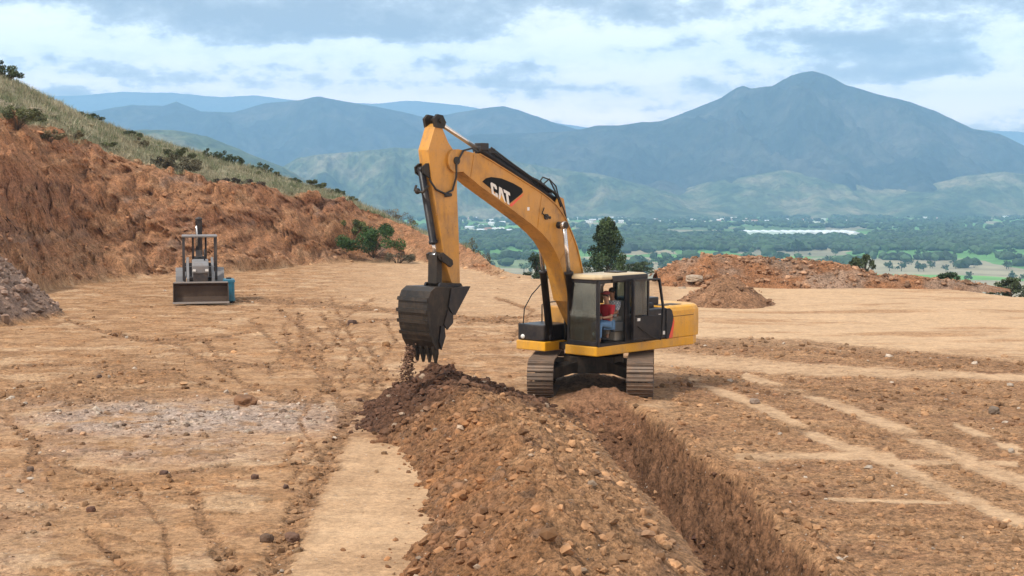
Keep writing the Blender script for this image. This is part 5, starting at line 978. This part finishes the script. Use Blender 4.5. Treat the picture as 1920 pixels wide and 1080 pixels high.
for s in (-1, 1):
    MB().prism([(2.2, .45), (2.12, 1.05), (1.4, 1.25), (.1, 1.95), (.1, 2.08), (1.45, 1.42), (2.2, 1.2), (2.24, .5)], s * .56 - .06, s * .56 + .06).build('loader_arm', M_LG, ld, .01)
    MB().tube([(.6, s * .56, 1.2), (1.5, s * .56, 1.05)], .06, 10).tube([(1.5, s * .56, 1.05), (2.2, s * .56, .75)], .035, 8).build('lift_cylinder', M_LD, ld)
    w2 = wheel(-.7, s * .88, .72, .72, .42, 'rear_wheel', M_RUB, ld, None, .1, 32); wheel(-.7, s * .88, .72, .40, .44, 'rim', M_LG, w2, None, .4, 20)
    w3 = wheel(1.35, s * .80, .42, .42, .27, 'front_wheel', M_RUB, ld, None, .1, 26); wheel(1.35, s * .80, .42, .22, .29, 'rim', M_LG, w3, None, .4, 16)
    fd_ = MB()
    for k_ in range(7):
        a0, a1 = R(10 + k_ * 23), R(33 + k_ * 23); fd_.prism([(-.7 + .8 * math.cos(a0), .72 + .8 * math.sin(a0)), (-.7 + .8 * math.cos(a1), .72 + .8 * math.sin(a1)), (-.7 + .84 * math.cos(a1), .72 + .84 * math.sin(a1)), (-.7 + .84 * math.cos(a0), .72 + .84 * math.sin(a0))], s * .88 - .24, s * .88 + .24)
    fd_.build('fender', M_LG, ld)
    MB().bar((.15, s * .74, 1.0), (.05, s * .74, 3.0), .14, .12).build('canopy_post', M_LD, ld); MB().bar((-1.25, s * .74, 1.2), (-1.25, s * .74, 3.0), .14, .12).build('canopy_post', M_LD, ld)
    MB().box(-2.0, -1.8, s * .85 - .12, s * .85 + .12, .25, 1.5).box(-2.05, -1.75, s * .95 - .2, s * .95 + .2, .15, .22).build('stabiliser', M_LD, ld)
    MB().box(2.28, 2.31, s * .28 - .07, s * .28 + .07, 1.52, 1.62).build('headlight', M_WHITE, ld)
MB().box(-1.22, -1.16, -.7, .7, 1.1, 1.75).tube([(-1.2, -.3, 1.7), (-1.2, -.3, 3.0)], .05, 6).tube([(-1.2, .3, 1.7), (-1.2, .3, 3.0)], .05, 6).tube([(-.3, .62, 1.1), (-.1, .6, 1.9)], .04, 6).tube([(-.3, -.62, 1.1), (-.1, -.6, 1.9)], .04, 6).box(-.9, -.2, .38, .72, 1.1, 1.6).box(-.9, -.2, -.72, -.38, 1.1, 1.6).build('cab_frame', M_LD, ld)
MB().box(-1.35, .22, -.82, .82, 3.0, 3.1).build('canopy', M_LG, ld, .03)
MB().prism([(.6, 1.2), (.6, 2.0), (1.1, 2.03), (2.1, 1.9), (2.27, 1.78), (2.27, 1.42), (1.9, 1.42), (1.9, 1.2)], -.37, .37).build('hood', M_LG, ld, .05)
MB().box(.7, 2.24, -.33, .33, .75, 1.42).build('radiator_grille', M_LD, ld, .02); MB().box(-1.9, 1.9, -.3, .3, .5, .85).box(1.25, 1.45, -.72, .72, .34, .5).box(-.85, -.55, -.75, .75, .55, .85).build('chassis', M_LD, ld, .02)
MB().box(-1.2, .55, -.52, .52, .85, 1.15).box(.35, .6, -.36, .36, 1.15, 1.75).build('floor_plate', M_LD, ld, .02)
MB().tube([(.2, 0, 1.7), (.05, 0, 1.95)], .03, 6).tube([(.05 + .02 * math.sin(i * .6), .17 * math.cos(i * .6), 1.97 + .1 * math.sin(i * .6)) for i in range(11)], .016, 6).build('steering_wheel', M_RUB, ld)
MB().box(-.7, -.25, -.25, .25, 1.15, 1.55).box(-.78, -.68, -.25, .25, 1.5, 2.05).build('seat', M_RUB, ld, .04)
MB().prism([(-1.9, .9), (-2.2, .9), (-2.75, 2.3), (-2.3, 3.75), (-2.1, 3.75), (-2.45, 2.3)], -.16, .16).build('backhoe_boom', M_LD, ld, .02)
MB().prism([(-2.1, 3.85), (-2.35, 3.8), (-2.9, 2.0), (-2.75, 1.9)], -.12, .12).ball((-2.2, 0, 3.82), (.15, .19, .1)).build('backhoe_stick', M_LD, ld, .01)
MB().prism([(-2.75, 2.0), (-3.1, 1.9), (-3.15, 1.3), (-2.85, 1.15), (-2.7, 1.5)], -.3, .3).build('rear_bucket', M_BIN, ld, .01)
MB().tube([(-2.15, .1, 1.4), (-2.6, .1, 2.5)], .06, 8).tube([(-2.3, -.1, 2.5), (-2.2, -.1, 3.5)], .05, 8).build('boom_ram', M_CHROME, ld)
MB().tube([(1.5, .2, 1.98), (1.5, .2, 2.5)], .035, 8).build('exhaust_pipe', M_LD, ld)
# blue container standing beside it
BX, BY = wx(428, 66.0), 66.0
bc = empty('tank', (BX, BY, float(zat(BX, BY)[0])), R(12)); tag(bc, 'blue steel box tank standing against the right side of the loader', 'tank')
M_BLU = paint('blue_paint', (.03, .17, .26), .5, (.2, .15, .11), .4, 3)
MB().box(-.25, .25, -.35, .75, .06, 1.08).build('tank_body', M_BLU, bc, .03)
for z_ in (.10, .95): MB().box(-.28, .28, -.38, .78, z_, z_ + .07).build('rim_band', M_BLU, bc)
for x_ in (-.15, .08): MB().box(x_, x_ + .05, -.375, -.35, .17, .95).build('rib', M_BLU, bc)
MB().tube([(0, .2, 1.08), (0, .2, 1.15)], .12, 14).build('lid', M_LD, bc); MB().box(-.25, -.18, -.3, .7, 0, .06).box(.18, .25, -.3, .7, 0, .06).build('skid', M_LD, bc)
